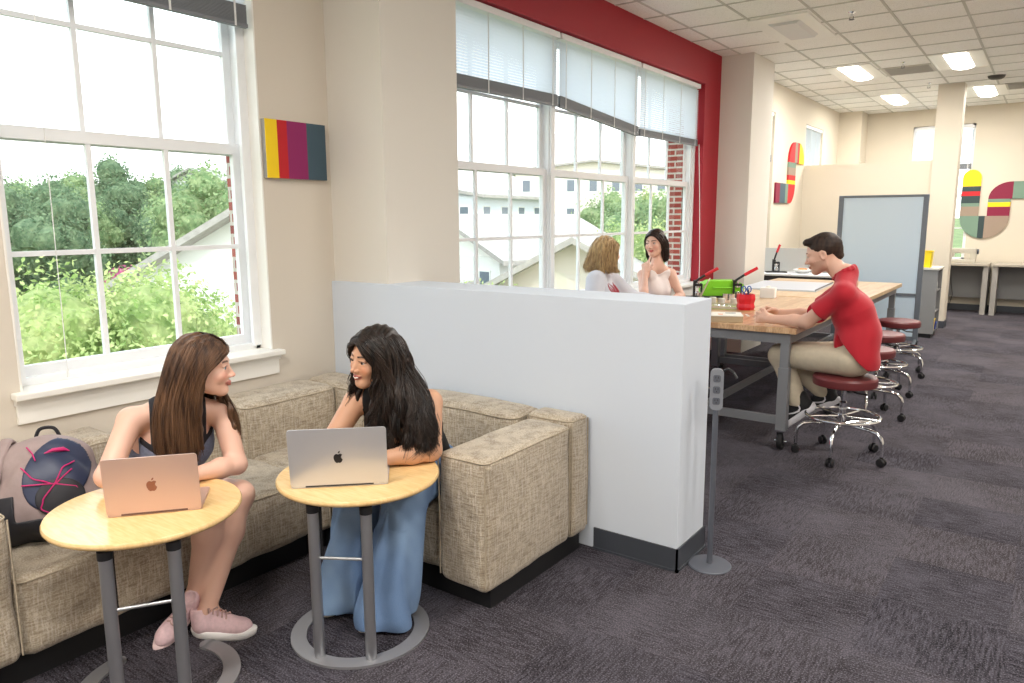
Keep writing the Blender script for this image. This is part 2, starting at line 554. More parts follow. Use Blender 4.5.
# low white wall between lounge and workshop
PX1, PY0, PY1, PZ = -1.342, 3.205, 3.54, 1.31
mb = MB(); mb.box((WX, PY0, 0), (PX1, PY1, PZ), 0.004); struct('wall_low_partition', mb, WHITEWALL)
mb = MB()
for (a, bb) in (((-1.80, PY0 - 0.008, 0), (PX1 + 0.008, PY0 + 0.001, 0.115)), ((PX1 - 0.001, PY0 - 0.008, 0), (PX1 + 0.008, PY1 + 0.008, 0.115)), ((-3.2, PY1 - 0.001, 0), (PX1 + 0.008, PY1 + 0.008, 0.115))):
    mb.box(a, bb)
for (a, bb) in (((-1.80, PY0 - 0.016, 0), (PX1 + 0.016, PY0, 0.012)), ((PX1, PY0 - 0.016, 0), (PX1 + 0.016, PY1 + 0.012, 0.012))):
    mb.box(a, bb)
struct('baseboard_partition', mb, BASEB)
# tall partition with its column
mb = MB(); mb.box((-3.5, 13.2, 0), (-1.60, 13.35, 2.56)); struct('wall_tall_partition', mb, FARBEIGE)
mb = MB(); mb.box((-1.60, 13.12, 0), (-1.26, 13.45, CEILZ)); struct('wall_tall_column', mb, FARBEIGE)
mb = MB()
mb.box((-3.1, FARY - 0.012, 0), (3.0, FARY + .002, 0.11)); mb.box((-1.606, 13.11, 0), (-1.25, 13.45, 0.11)); mb.box((2.99, -3.2, 0), (3.002, FARY, 0.11))
struct('baseboard_back', mb, BASEB)

# ------------------------------------------------------------------ windows
def sash(fr, gl, x, y0, y1, z0, z1, ncol, nrow, fw=0.045, dep=0.035, bot=None, top=None):
    bot = bot or fw; top = top or fw
    fr.box((x - dep, y0, z0), (x, y0 + fw, z1)); fr.box((x - dep, y1 - fw, z0), (x, y1, z1))
    fr.box((x - dep, y0 + fw, z0), (x, y1 - fw, z0 + bot)); fr.box((x - dep, y0 + fw, z1 - top), (x, y1 - fw, z1))
    gy0, gy1, gz0, gz1 = y0 + fw, y1 - fw, z0 + bot, z1 - top
    for k in range(1, ncol):
        yy = gy0 + (gy1 - gy0) * k / ncol
        fr.box((x - dep + 0.006, yy - 0.0125, gz0), (x - 0.004, yy + 0.0125, gz1))
    for k in range(1, nrow):
        zz = gz0 + (gz1 - gz0) * k / nrow
        fr.box((x - dep + 0.008, gy0, zz - 0.0125), (x - 0.006, gy1, zz + 0.0125))
    gl.append(((x - dep / 2 - 0.002, gy0 - 0.01, gz0 - 0.01), (x - dep / 2 + 0.002, gy1 + 0.01, gz1 + 0.01)))

def window_units(name, x, units, z0, z1, rail, oy0, oy1, sill_x=None, stool=True):
    """double-hung units in an opening of the wall facing +x"""
    fr = MB(); gl = []
    # outer frame
    fr.box((x - 0.07, oy0, z0), (x + 0.055, oy0 + 0.03, z1)); fr.box((x - 0.07, oy1 - 0.03, z0), (x + 0.055, oy1, z1))
    fr.box((x - 0.07, oy0, z1 - 0.035), (x + 0.055, oy1, z1)); fr.box((x - 0.07, oy0, z0), (x + 0.055, oy1, z0 + 0.035))
    for (a, b) in zip(units, units[1:]):
        fr.box((x - 0.07, a[1], z0), (x + 0.03, b[0], z1))
        fr.box((x + 0.03, (a[1] + b[0]) / 2 - 0.03, z0), (x + 0.05, (a[1] + b[0]) / 2 + 0.03, z1))
    for (a, b) in ((oy0 + 0.03, units[0][0]), (units[-1][1], oy1 - 0.03)):
        if b - a > 0.001: fr.box((x - 0.07, a, z0), (x + 0.03, b, z1))
    for (a, b) in units:
        sash(fr, gl, x, a, b, z0 + 0.035, rail + 0.035, 3, 2, bot=0.05, top=0.06)
        sash(fr, gl, x - 0.037, a, b, rail - 0.03, z1 - 0.035, 3, 2, bot=0.055)
    f = struct(name, fr, WINW)
    for g in gl:
        m_ = MB(); m_.box(*g); o = m_.build('pane', GLASS, f); 
    return f

w1 = window_units('window_1', -3.935, [(1.39, 2.695)], 0.93, 3.24, 2.105, 1.36, 2.725)
# inner casing strip of window 1
mb = MB(); mb.box((-3.885, 2.665, 0.95), (-3.86, 2.725, 3.24)); mb.box((-3.885, 1.36, 0.95), (-3.86, 1.42, 3.24)); o = mb.build('casing', WINW, w1)
window_units('window_0', -3.935, [(-1.57, -0.27)], 0.93, 3.24, 2.105, -1.6, -0.24)
U = [(4.075, 5.555), (5.635, 7.115), (7.195, 8.68)]
window_units('window_2', -3.655, U, 0.93, 3.27, 2.10, 4.02, 8.75)
window_units('window_3', -3.60, [(10.49, 11.46)], 0.93, 3.24, 2.10, 10.45, 11.50)
window_units('window_4', -3.60, [(13.24, 14.28)], 0.93, 3.24, 2.10, 13.2, 14.32)
# far wall window (faces -y)
fr = MB(); y = FARY + 0.1
fr.box((WB[0], y - .05, WB[2]), (WB[0] + .05, y + .06, WB[3])); fr.box((WB[1] - .05, y - .05, WB[2]), (WB[1], y + .06, WB[3]))
fr.box((WB[0], y - .05, WB[2]), (WB[1], y + .06, WB[2] + .06)); fr.box((WB[0], y - .05, WB[3] - .05), (WB[1], y + .06, WB[3]))
fr.box((WB[0], y - .04, 2.06), (WB[1], y + .04, 2.13))
for k in (1, 2): fr.box((WB[0] + k / 3 - .012, y - .02, WB[2]), (WB[0] + k / 3 + .012, y + .02, WB[3]))
for z in (1.5, 2.7): fr.box((WB[0], y - .02, z - .012), (WB[1], y + .02, z + .012))
f5 = struct('window_5', fr, WINW)
m_ = MB(); m_.box((WB[0], y - .003, WB[2]), (WB[1], y + .003, WB[3])); m_.build('pane', GLASS, f5)

# stools (inner sills) and aprons
def stool(name, xw, xg, y0, y1, z, over=0.045, proj=0.07):
    mb = MB()
    mb.box((xg, y0 + over, z - 0.025), (xw + 0.01, y1 - over, z))          # in the reveal
    mb.box((xw, y0, z - 0.032), (xw + proj, y1, z), 0.006)
    mb.box((xw, y0 + 0.01, z - 0.05), (xw + proj * .55, y1 - 0.01, z - 0.032))
    mb.box((xw, y0 + 0.01, z - 0.062), (xw + proj * .4, y1 - 0.01, z - 0.05))
    mb.box((xw, y0 + 0.015, z - 0.15), (xw + 0.02, y1 - 0.015, z - 0.062), 0.003)
    struct(name, mb, SILLW)
stool('trim_2', WX, -3.88, 1.315, 2.77, 0.93)
stool('trim_3', WX2, -3.60, 4.0, 8.8, 0.93, over=0.02)
mb = MB()  # white plaster lining of the near window's reveal
mb.box((-3.88, 2.718, 0.93), (WX + .002, 2.727, 3.24)); mb.box((-3.88, 1.358, 0.93), (WX + .002, 1.367, 3.24)); mb.box((-3.88, 1.36, 3.232), (WX + .002, 2.725, 3.242))
struct('trim_4', mb, SILLW)

# ------------------------------------------------------------------ venetian blinds
def blind(label, x, y0, y1, ztop, zb0, zb1, stack=0.075, ax='y', tilt=34):
    t = thing('venetian_blind', label, 'blind', (x, (y0 + y1) / 2, ztop) if ax == 'y' else ((y0 + y1) / 2, x, ztop), 0 if ax == 'y' else -PI / 2, 'venetian blinds')
    h = (y1 - y0) / 2
    mb = MB(); mb.box((-0.03, -h, -0.05), (0.03, h, 0.0), 0.004); mb.build('head_rail', WINW, t)
    z0 = zb0 - ztop; z1 = zb1 - ztop       # bottom at each end
    mb = MB()
    pitch = 0.0215
    nsl = int((-min(z0, z1) - 0.05 - stack) / pitch)
    for k in range(nsl):
        f = (k + 1) / nsl
        za = -0.055 + (z0 + stack + 0.055) * f; zb = -0.055 + (z1 + stack + 0.055) * f
        c, s = math.cos(R(tilt)) * 0.0125, math.sin(R(tilt)) * 0.0125
        a = [(-c, -h + .004, za - s), (0, -h + .004, za + 0.0016), (c, -h + .004, za + s)]
        b = [(-c, h - .004, zb - s), (0, h - .004, zb + 0.0016), (c, h - .004, zb + s)]
        for i in (0, 1):
            mb.quad(a[i], a[i + 1], b[i + 1], b[i])
    mb.build('slats', SLAT, t, fix=False)
    mb = MB()                          # closed-up slats and bottom rail
    ns = 14
    for k in range(ns):
        f = k / ns
        for (y_, zz) in ((0, 0),):
            a0 = z0 + stack * (1 - f); a1 = z1 + stack * (1 - f)
            w = 0.0125
            vs = [(-w, -h + .004, a0), (w, -h + .004, a0), (w, h - .004, a1), (-w, h - .004, a1)]
            lo = [(p[0], p[1], p[2] - stack / ns * 0.72) for p in vs]
            V = [mb.bm.verts.new(p) for p in vs + lo]
            for q in ((0, 1, 2, 3), (7, 6, 5, 4), (0, 4, 5, 1), (1, 5, 6, 2), (2, 6, 7, 3), (3, 7, 4, 0)):
                mb.bm.faces.new([V[i] for i in q])
    mb.build('stacked_slats', BLINDGREY, t)
    mb = MB()
    vs = []
    for (yy, zz) in ((-h, z0), (h, z1)):
        for (dx, dz) in ((-.014, 0), (.014, 0), (.014, -.02), (-.014, -.02)): vs.append(mb.bm.verts.new((dx, yy, zz + dz)))
    for q in ((0, 1, 2, 3), (7, 6, 5, 4), (0, 4, 5, 1), (1, 5, 6, 2), (2, 6, 7, 3), (3, 7, 4, 0)): mb.bm.faces.new([vs[i] for i in q])
    mb.build('bottom_rail', BLINDGREY, t)
    mb = MB()
    for f in (0.06, 0.35, 0.65, 0.94):
        mb = MB(); yy = -h + 2 * h * f; zz = z0 + (z1 - z0) * f
        mb.box((0.0145, yy - 0.006, zz - 0.02), (0.0165, yy + 0.006, -0.05))
        mb.build('ladder_tape', mat('blind_tape', srgb(226, 228, 228), 0.7), t)
    return t
blind('white venetian blind drawn up at the head of the window nearest the lounge', -3.80, 1.385, 2.70, 3.235, 2.79, 2.79, stack=0.10)
blind('white venetian blind on the left pane group of the triple window beside the pier', -3.57, 4.09, 5.60, 3.262, 2.655, 2.675)
blind('white venetian blind hanging crooked with its bottom sloping, middle of the triple window', -3.57, 5.63, 7.14, 3.262, 2.675, 2.555)
blind('white venetian blind on the right of the triple window next to the red jamb', -3.57, 7.18, 8.72, 3.262, 2.565, 2.575, stack=0.05)
blind('small white blind in the narrow window just past the pale column', -3.535, 10.5, 11.47, 3.235, 2.55, 2.55)
blind('small white blind above the tall partition at the left far window', -3.535, 13.24, 14.30, 3.235, 1.6, 1.6)
blind('white blind half lowered in the far wall window behind the tall column', FARY + 0.03, WB[0] + .02, WB[1] - .02, WB[3] - .03, 2.58, 2.58, ax='x')
# pull cords
mb = MB(); mb.tube([(-3.80, 1.60, 2.8), (-3.80, 1.585, 2.0), (-3.80, 1.58, 0.99)], 0.0022, 6); mb.lathe((-3.80, 1.58, 0.955), [(0, 0), (.007, 0), (.004, .04), (0, .04)], 8)
tag(mb.build('blind_cord', WHITEP), 'thin white blind cord hanging at the left edge of the near window', 'cord')
mb = MB(); mb.tube([(-3.53, 8.69, 2.57), (-3.50, 8.70, 1.9), (-3.485, 8.73, 1.2), (-3.487, 8.735, 0.98)], 0.004, 6); mb.lathe((-3.487, 8.735, 0.945), [(0, 0), (.009, 0), (.005, .04), (0, .04)], 8)
tag(mb.build('blind_cord', WHITEP), 'white blind cord hanging down against the red window jamb', 'cord')

# ------------------------------------------------------------------ ceiling fixtures
LAMPE = mat('lit_diffuser', (1, 1, 1, 1), 0.5, emis=(1.0, 0.93, 0.82, 1), estr=14)
LAMPW = mat('troffer_white', srgb(240, 240, 234), 0.4)
def troffer(label, x, y, w=0.58, l=1.16, lit=True):
    t = thing('ceiling_light', label, 'ceiling light', (x, y, CEILZ - 0.004), 0, 'recessed ceiling lights')
    mb = MB()
    # shallow curved reflector pan
    mb.box((-w / 2, -l / 2, -0.006), (-w / 2 + .02, l / 2, 0.003)); mb.box((w / 2 - .02, -l / 2, -0.006), (w / 2, l / 2, 0.003))
    mb.box((-w / 2, -l / 2, -0.006), (w / 2, -l / 2 + .02, 0.003)); mb.box((-w / 2, l / 2 - .02, -0.006), (w / 2, l / 2, 0.003))
    mb.build('frame', LAMPW, t)
    mb = MB(); mb.box((-w / 2 + .02, -l / 2 + .02, -0.003), (w / 2 - .02, l / 2 - .02, 0.001)); mb.build('reflector', LAMPW, t)
    mb = MB()
    prof = [(-0.13, -0.004), (-0.10, -0.022), (-0.04, -0.034), (0.04, -0.034), (0.10, -0.022), (0.13, -0.004)]
    mb.prism(prof, 1, -l / 2 + .09, l / 2 - .09)
    mb.build('diffuser', LAMPE if lit else LAMPW, t)
    if lit:
        L = bpy.data.lights.new('troffer_light', 'AREA'); L.shape = 'RECTANGLE'; L.size = 0.3; L.size_y = 1.0
        L.energy = LAMP_W; L.color = (1.0, 0.96, 0.91)
        o = bpy.data.objects.new('lamp', L); COL.objects.link(o); o.parent = t; o.location = (0, 0, -0.05)
    return t
LAMP_W = 50
far_l = [(-2.40, 11.36, 'lit ceiling light left of the tall column, nearer one of the left pair'), (-1.17, 11.30, 'lit ceiling light straight in front of the tall column top'),
         (-2.37, 14.25, 'lit ceiling light left of the tall column, farthest from the camera'), (-1.07, 14.2, 'lit ceiling light half hidden just right of the tall column top')]
for x, y, lb in far_l: troffer(lb, x, y)
troffer('ceiling light with two warm glowing tubes cut by the top right corner', -0.57, 7.4)
for x, y in ((0.63, 4.4), (0.63, 0.8), (-1.77, 0.5), (0.63, 8.0), (0.63, 11.3), (1.9, 14.2), (-0.57, -1.6), (-2.37, -1.6), (1.9, 2.2)):  # added out-of-view fixtures that keep the closed room from going dark
    troffer('added unseen ceiling light over the open floor, brightening the room', x, y)
# air diffuser
t = thing('ceiling_vent', 'large white air diffuser panel in the ceiling near the column', 'vent', (-2.4, 8.35, CEILZ - .004), 0)
mb = MB(); mb.box((-.29, -.59, -.012), (.29, .59, .002), 0.003); mb.build('frame', LAMPW, t)
mb = MB(); mb.prism([(-0.16, -0.012), (-0.12, -0.04), (0.12, -0.04), (0.16, -0.012)], 1, -0.36, 0.36); mb.build('deflector', mat('vent_grey', srgb(214, 214, 212), .5), t)
for (x, y, w, l, lb) in ((-1.77, 11.55, .58, .58, 'grey return air grille between the two nearer far lights'), (-0.50, 13.9, .58, .58, 'grey return air grille at the far right of the ceiling')):
    t = thing('ceiling_vent', lb, 'vent', (x, y, CEILZ - .004), 0)
    mb = MB(); mb.box((-w / 2, -l / 2, -.01), (w / 2, l / 2, .002)); mb.build('frame', mat('grille_frame', srgb(190, 186, 176), .6), t)
    mb = MB()
    for k in range(18): mb.box((-w / 2 + .03, -l / 2 + .03 + k * .029, -.016), (w / 2 - .03, -l / 2 + .045 + k * .029, -.01))
    mb.build('grille', mat('grille_grey', srgb(160, 156, 148), .6), t)
def sprinkler(x, y, lb):
    t = thing('sprinkler', lb, 'sprinkler', (x, y, CEILZ + .003), 0, 'ceiling sprinklers')
    mb = MB(); mb.lathe((0, 0, 0), [(0, 0), (.035, 0), (.03, -.012), (.012, -.016), (.012, -.05), (0, -.05)], 14); mb.build('escutcheon', CHROME, t)
    mb = MB(); mb.lathe((0, 0, -.075), [(0, 0), (.026, 0), (.026, .003), (0, .003)], 12); mb.tube([(-.014, 0, -.045), (-.018, 0, -.06), (-.006, 0, -.075)], .003, 6); mb.tube([(.014, 0, -.045), (.018, 0, -.06), (.006, 0, -.075)], .003, 6)
    mb.build('deflector', DARKMETAL, t)
sprinkler(-1.776, 8.07, 'small sprinkler head in the ceiling right of the white air diffuser')
sprinkler(-1.764, 11.0, 'small sprinkler head just in front of the grey air grille')
sprinkler(-1.70, 12.9, 'small sprinkler head left of the tall column top')
t = thing('smoke_detector', 'small dark round device on the ceiling right of the tall column', 'detector', (-0.853, 12.8, CEILZ))
mb = MB(); mb.lathe((0, 0, 0), [(0, 0), (.11, 0), (.10, -.03), (.07, -.05), (0, -.055)], 20); mb.build('housing', mat('det_dark', srgb(58, 54, 50), .5), t, True)
mb = MB(); mb.lathe((0, 0, 0), [(.12, 0), (.13, -.008), (.13, 0.0)], 20); mb.build('base_ring', LAMPW, t)

# ------------------------------------------------------------------ colour-striped wall art
CY = mat('art_yellow', srgb(244, 206, 10), .6); CR = mat('art_red', srgb(190, 14, 28), .6); CM = mat('art_magenta', srgb(140, 22, 92), .6)
CT = mat('art_slate', srgb(58, 82, 96), .6); CS = mat('art_sage', srgb(112, 140, 122), .6); CG = mat('art_taupe', srgb(150, 132, 116), .6)
CD = mat('art_dark_teal', srgb(44, 62, 64), .6); CMR = mat('art_maroon', srgb(128, 14, 54), .6)
t = thing('wall_panel', 'rectangular striped art panel in yellow, red, magenta and slate beside the near window', 'wall art', (WX, 2.735, 1.945))
mb = MB(); mb.box((0.0, 0.0, 0), (0.034, 0.44, 0.335)); mb.build('board', mat('art_side', srgb(150, 146, 140), .6), t)
edges = [0, .082, .152, .296, .44]
for k, (c, nm) in enumerate(((CY, 'yellow'), (CR, 'red'), (CM, 'magenta'), (CT, 'slate'))):
    mb = MB(); mb.box((0.034, edges[k], 0), (0.037, edges[k + 1], 0.335)); o = mb.build('stripe', c, t); o['label'] = nm + ' stripe'

def clip_shape(segs, colors):
    pass
def band_outline_quads(mb, pts_in, pts_out, x0, x1, fn):
    n = len(pts_in)
    for i in range(n - 1):
        q = [pts_in[i], pts_in[i + 1], pts_out[i + 1], pts_out[i]]
        a = [mb.bm.verts.new(fn(p, x0)) for p in q]; b = [mb.bm.verts.new(fn(p, x1)) for p in q]
        mb.bm.faces.new(b); mb.bm.faces.new(list(reversed(a)))
        for k in range(4):
            try: mb.bm.faces.new((a[k], a[(k + 1) % 4], b[(k + 1) % 4], b[k]))
            except ValueError: pass
def poly_piece(mb, pts, fn, d0, d1):
    a = [mb.bm.verts.new(fn(p, d0)) for p in pts]; b = [mb.bm.verts.new(fn(p, d1)) for p in pts]
    mb.bm.faces.new(list(reversed(a))); mb.bm.faces.new(b)
    for k in range(len(pts)): mb.bm.faces.new((a[k], a[(k + 1) % len(pts)], b[(k + 1) % len(pts)], b[k]))
def arc(cx, cy, r, a0, a1, n=12):
    return [(cx + r * math.cos(R(a0 + (a1 - a0) * k / n)), cy + r * math.sin(R(a0 + (a1 - a0) * k / n))) for k in range(n + 1)]
# U-shaped art on the far wall: local u to the right, v up
t = thing('wall_panel', 'U-shaped multicolour striped art panel on the far wall', 'wall art', (-1.43, FARY, 1.357))
fn = lambda p, d: (p[0], -d, p[1])
W = 0.29; H = 1.187; IN = 0.62
pieces = [(CY, arc(W / 2, H - W / 2, W / 2, 180, 0) + [(W, .89), (0, .89)]),
          (CD, [(0, .80), (W, .80), (W, .89), (0, .89)]), (CR, [(0, .72), (W, .72), (W, .80), (0, .80)]), (CD, [(0, .59), (W, .59), (W, .72), (0, .72)]),
          (CS, [(0, .53), (W, .53), (W, .59), (0, .59)]), (CG, [(0, .36), (W, .36), (W, .53), (0, .53)]),
          (CS, [(0, .36)] + arc(.38, .34, .38, 180, 258, 10) + [(.30, .36)]),
          (CD, [(.30, .36)] + arc(.38, .34, .38, 258, 272, 4) + [(.394, .36)]),
          (CG, [(.394, .36)] + arc(.38, .34, .38, 272, 360, 10) + [(.76, .36)]),
          (CMR, [(.42, .36), (.76, .36), (.76, .52), (.42, .52)]), (CY, [(.42, .52), (.76, .52), (.76, .60), (.42, .60)]), (CS, [(.42, .60), (.76, .60), (.76, .66), (.42, .66)]),
          (CMR, [(.42, .66)] + [(.76 - .34 * math.cos(R(a)), .66 + .30 * math.sin(R(a))) for a in range(0, 91, 9)] + [(.78, .96), (.78, .66)]),
          (CS, [(.78, .66), (1.6, .66), (1.6, .96), (.78, .96)]), (CY, [(1.6, .66), (1.9, .66), (1.9, .96), (1.6, .96)])]
for c, pts in pieces:
    mb = MB(); poly_piece(mb, pts, fn, 0.0, 0.03); mb.build('stripe', c, t)
# S-shaped art on the window wall beyond the column
t = thing('wall_panel', 'S-shaped multicolour striped art panel on the wall past the pale column', 'wall art', (WX2, 11.62, 1.93))
fn = lambda p, d: (d, p[0], p[1])
pieces = [(CMR, [(0, 0), (.2, 0), (.2, .30), (0, .30)]), (CT, [(.2, 0), (.48, 0), (.48, .30), (.2, .30)]), (CS, [(.48, 0), (.62, 0), (.62, .30), (.48, .30)]),
          (CR, [(.62, 0), (.74, 0)] + [(.74 + .26 * math.sin(R(a)), .30 - .30 * math.cos(R(a))) for a in range(9, 91, 9)] + [(.62, .30)]),
          (CY, [(.62, .30), (1.0, .30), (1.0, .36), (.62, .36)]), (CR, [(.62, .36), (1.0, .36), (1.0, .44), (.62, .44)]), (CG, [(.62, .44), (1.0, .44), (1.0, .56), (.62, .56)]), (CS, [(.62, .56), (1.0, .56), (1.0, .64), (.62, .64)]),
          (CR, [(.62, .64), (.92, .64), (.92, .96)] + [(.92 - .30 * math.sin(R(a)), .64 + .32 * math.cos(R(a))) for a in range(9, 90, 9)]),
          (CG, [(.92, .64), (1.06, .64), (1.06, .96), (.92, .96)]), (CR, [(1.06, .64), (1.16, .64), (1.16, .96), (1.06, .96)]),
          (CY, [(1.16, .64), (1.46, .64)] + [(1.16 + .30 * math.cos(R(a)), .64 + .32 * math.sin(R(a))) for a in range(9, 91, 9)])]
for c, pts in pieces:
    mb = MB(); poly_piece(mb, pts, fn, 0.0, 0.03); mb.build('stripe', c, t)
# ================================================================== SOFA (four separate upholstered sections)
PIPE = mat('linen_piping', srgb(188, 174, 152), 0.9, var=0.2, scale=60)
def piping_rect(mb, x0, y0, x1, y1, z, rr=0.03, r=0.0036, seed=0, amp=0.006):
    pts = []
    base = rounded_rect((x0 + x1) / 2, (y0 + y1) / 2, x1 - x0, y1 - y0, rr, 4)
    n = len(base)
    for i in range(n):
        a = Vector((*base[i], z)); b = Vector((*base[(i + 1) % n], z))
        k = max(1, int((b - a).length / 0.05))
        for j in range(k):
            p = a.lerp(b, j / k)
            nv = mnoise.noise_vector(p * 4 + Vector((seed, 0, 0)))
            pts.append(p + nv * amp)
    mb.tube(pts, r, 6, closed=True)
def block(nm, t, a, b, r=0.035, bulge=(0.008, 0.008, 0.012), nz=0.012, seed=0, pipe=True, n=16, pz=None, sag=None):
    o = soft_box(a, b, r, bulge, nz, n, seed, sag=sag).build(nm, LINEN, t, True, 80)
    if pipe:
        mb = MB(); piping_rect(mb, a[0] + .002, a[1] + .002, b[0] - .002, b[1] - .002, (pz or b[2] - r * 0.45), r, seed=seed)
        for (px_, py_) in ((b[0] - .004, a[1] + .004), (b[0] - .004, b[1] - .004), (a[0] + .004, a[1] + .004)):
            mb.tube([(px_, py_, b[2] - r * .6), (px_ + .002, py_, (a[2] + b[2]) / 2), (px_, py_, a[2] + .03)], 0.0036, 6)
        mb.build('piping', PIPE, o, True, 80)
    return o
def plinth(t, a, b):
    mb = MB(); mb.box(a, b); return mb.build('plinth', PLINTH, t)

t = thing('sofa_section', 'long beige linen sofa section under the near window, with arm at the left edge', 'sofa')
plinth(t, (-3.70, 0.74, 0), (-2.97, 2.285, 0.125))
block('seat', t, (-3.50, 0.95, 0.12), (-2.89, 2.29, 0.435), 0.045, (0.012, 0.005, 0.016), 0.017, 3, n=22)
block('arm', t, (-3.74, 0.68, 0.12), (-2.88, 0.955, 0.69), 0.04, seed=5, n=18)
block('back_cushion', t, (-3.75, 0.96, 0.30), (-3.45, 1.64, 0.715), 0.05, seed=9, nz=.016)
block('back_cushion', t, (-3.75, 1.66, 0.30), (-3.46, 2.27, 0.665), 0.05, seed=12, nz=.016)
t = thing('sofa_section', 'beige linen corner section of the sofa between the two women against the window wall', 'sofa')
plinth(t, (-3.70, 2.295, 0), (-2.97, 3.15, 0.125))
block('seat', t, (-3.45, 2.30, 0.12), (-2.885, 2.93, 0.425), 0.045, (0.01, 0.005, 0.02), 0.015, 21)
block('back_cushion', t, (-3.75, 2.285, 0.30), (-3.43, 2.92, 0.72), 0.05, seed=23)
block('back_cushion', t, (-3.74, 2.93, 0.12), (-2.90, 3.175, 0.72), 0.045, seed=25)
t = thing('sofa_section', 'beige linen sofa section with boxy right arm standing against the low white wall', 'sofa')
plinth(t, (-2.96, 2.40, 0), (-1.865, 3.16, 0.125))
plinth_o = t.children[0]
block('seat', t, (-2.875, 2.36, 0.12), (-2.10, 2.93, 0.425), 0.045, (0.005, 0.01, 0.018), 0.014, 31)
block('arm', t, (-2.10, 2.33, 0.10), (-1.835, 3.02, 0.70), 0.032, (0.01, 0.008, 0.006), 0.009, 33, n=20)
block('back', t, (-2.885, 2.93, 0.12), (-2.11, 3.178, 0.725), 0.045, seed=35)
block('back_end', t, (-2.105, 3.025, 0.10), (-1.83, 3.186, 0.722), 0.03, seed=37, nz=.008)

# ================================================================== CAFE TABLES
def cafe_table(label, cx, cy, mid):
    t = thing('cafe_table', label, 'table', (cx, cy, 0), 0, 'round laptop tables')
    mb = MB(); mb.lathe((0, 0, 0), [(0, .645), (.318, .645), (.326, .650), (.330, .656), (.330, .664), (.326, .670), (0, .670)], 72)
    mb.build('tabletop', LAMINATE, t, True)
    for da in (-21, 21):
        a = R(mid + da); x, y = .288 * math.cos(a), .288 * math.sin(a)
        mb = MB(); mb.lathe((x, y, 0), [(0, .006), (.0215, .006), (.0215, .605), (0, .605)], 24); lg = mb.build('leg', STEEL, t, True)
        mb = MB(); mb.lathe((x, y, 0), [(0, .606), (.024, .606), (.024, .634), (.019, .638), (.019, .6455), (0, .6455)], 24); c_ = mb.build('collar', BLACKP, lg, True)
    a0, a1 = R(mid - 21), R(mid + 21)
    mb = MB(); mb.tube([(.288 * math.cos(a0), .288 * math.sin(a0), .42), (.288 * math.cos(a1), .288 * math.sin(a1), .42)], .006, 10); mb.build('crossbar', STEEL, t, True)
    # flat ring foot, open towards the sofa
    ox, oy = .055 * math.cos(R(mid)), .055 * math.sin(R(mid))
    mb = MB(); n = 44; ang = [R(mid - 140 + 280 * k / n) for k in range(n + 1)]
    outer = [(ox + .285 * math.cos(a), oy + .285 * math.sin(a)) for a in ang]; inner = [(ox + .222 * math.cos(a), oy + .222 * math.sin(a)) for a in ang]
    def cap(a, s):
        c = (ox + .2535 * math.cos(a), oy + .2535 * math.sin(a))
        return [(c[0] + .0315 * math.cos(a + s * R(b)), c[1] + .0315 * math.sin(a + s * R(b))) for b in (30, 60, 90, 120, 150)]
    pts = outer + cap(ang[-1], 1) + list(reversed(inner)) + list(reversed(cap(ang[0], -1)))
    # build as strip so the concave outline triangulates cleanly
    for i in range(n):
        for z0, z1 in ((0.001, 0.011),):
            V = [mb.bm.verts.new((*p, z)) for z in (z0, z1) for p in (inner[i], inner[i + 1], outer[i + 1], outer[i])]
            mb.bm.faces.new([V[k] for k in (4, 7, 6, 5)]); mb.bm.faces.new([V[k] for k in (0, 1, 2, 3)])
            mb.bm.faces.new([V[k] for k in (3, 2, 6, 7)]); mb.bm.faces.new([V[k] for k in (0, 4, 5, 1)])
    for a, s in ((ang[-1], 1), (ang[0], -1)):
        c = (ox + .2535 * math.cos(a), oy + .2535 * math.sin(a))
        hp = [(c[0] + .0315 * math.cos(a + s * R(b)), c[1] + .0315 * math.sin(a + s * R(b))) for b in range(0, 181, 18)]
        mb.prism(hp if s > 0 else hp[::-1], 2, .001, .011)
    bmesh.ops.remove_doubles(mb.bm, verts=mb.bm.verts[:], dist=0.0001)
    mb.build('ring_foot', mat('ring_foot_grey', srgb(150, 150, 154), .45, .5), t, True)
    # height lever under the top
    a = R(mid - 105)
    mb = MB(); mb.tube([(.12 * math.cos(a), .12 * math.sin(a), .636), (.30 * math.cos(a), .30 * math.sin(a), .634)], .006, 8)
    mb.tube([(.28 * math.cos(a), .28 * math.sin(a), .634), (.36 * math.cos(a), .36 * math.sin(a), .630)], .011, 8, squash=.6); mb.build('lever', BLACKP, t, True)
    # cable guide between the legs
    a = R(mid); mb = MB(); mb.box((-.006, -.006, .40), (.006, .006, .645), M=Matrix.Translation((.27 * math.cos(a0) * .93, .27 * math.sin(a0) * .93, 0)))
    mb.build('toothed_rack', BLACKP, t)
    return t
cafe_table('round maple laptop table at the left holding the rose-gold laptop', -2.595, 1.295, -33)
cafe_table('round maple laptop table in the middle holding the silver laptop', -2.235, 2.0, -59)

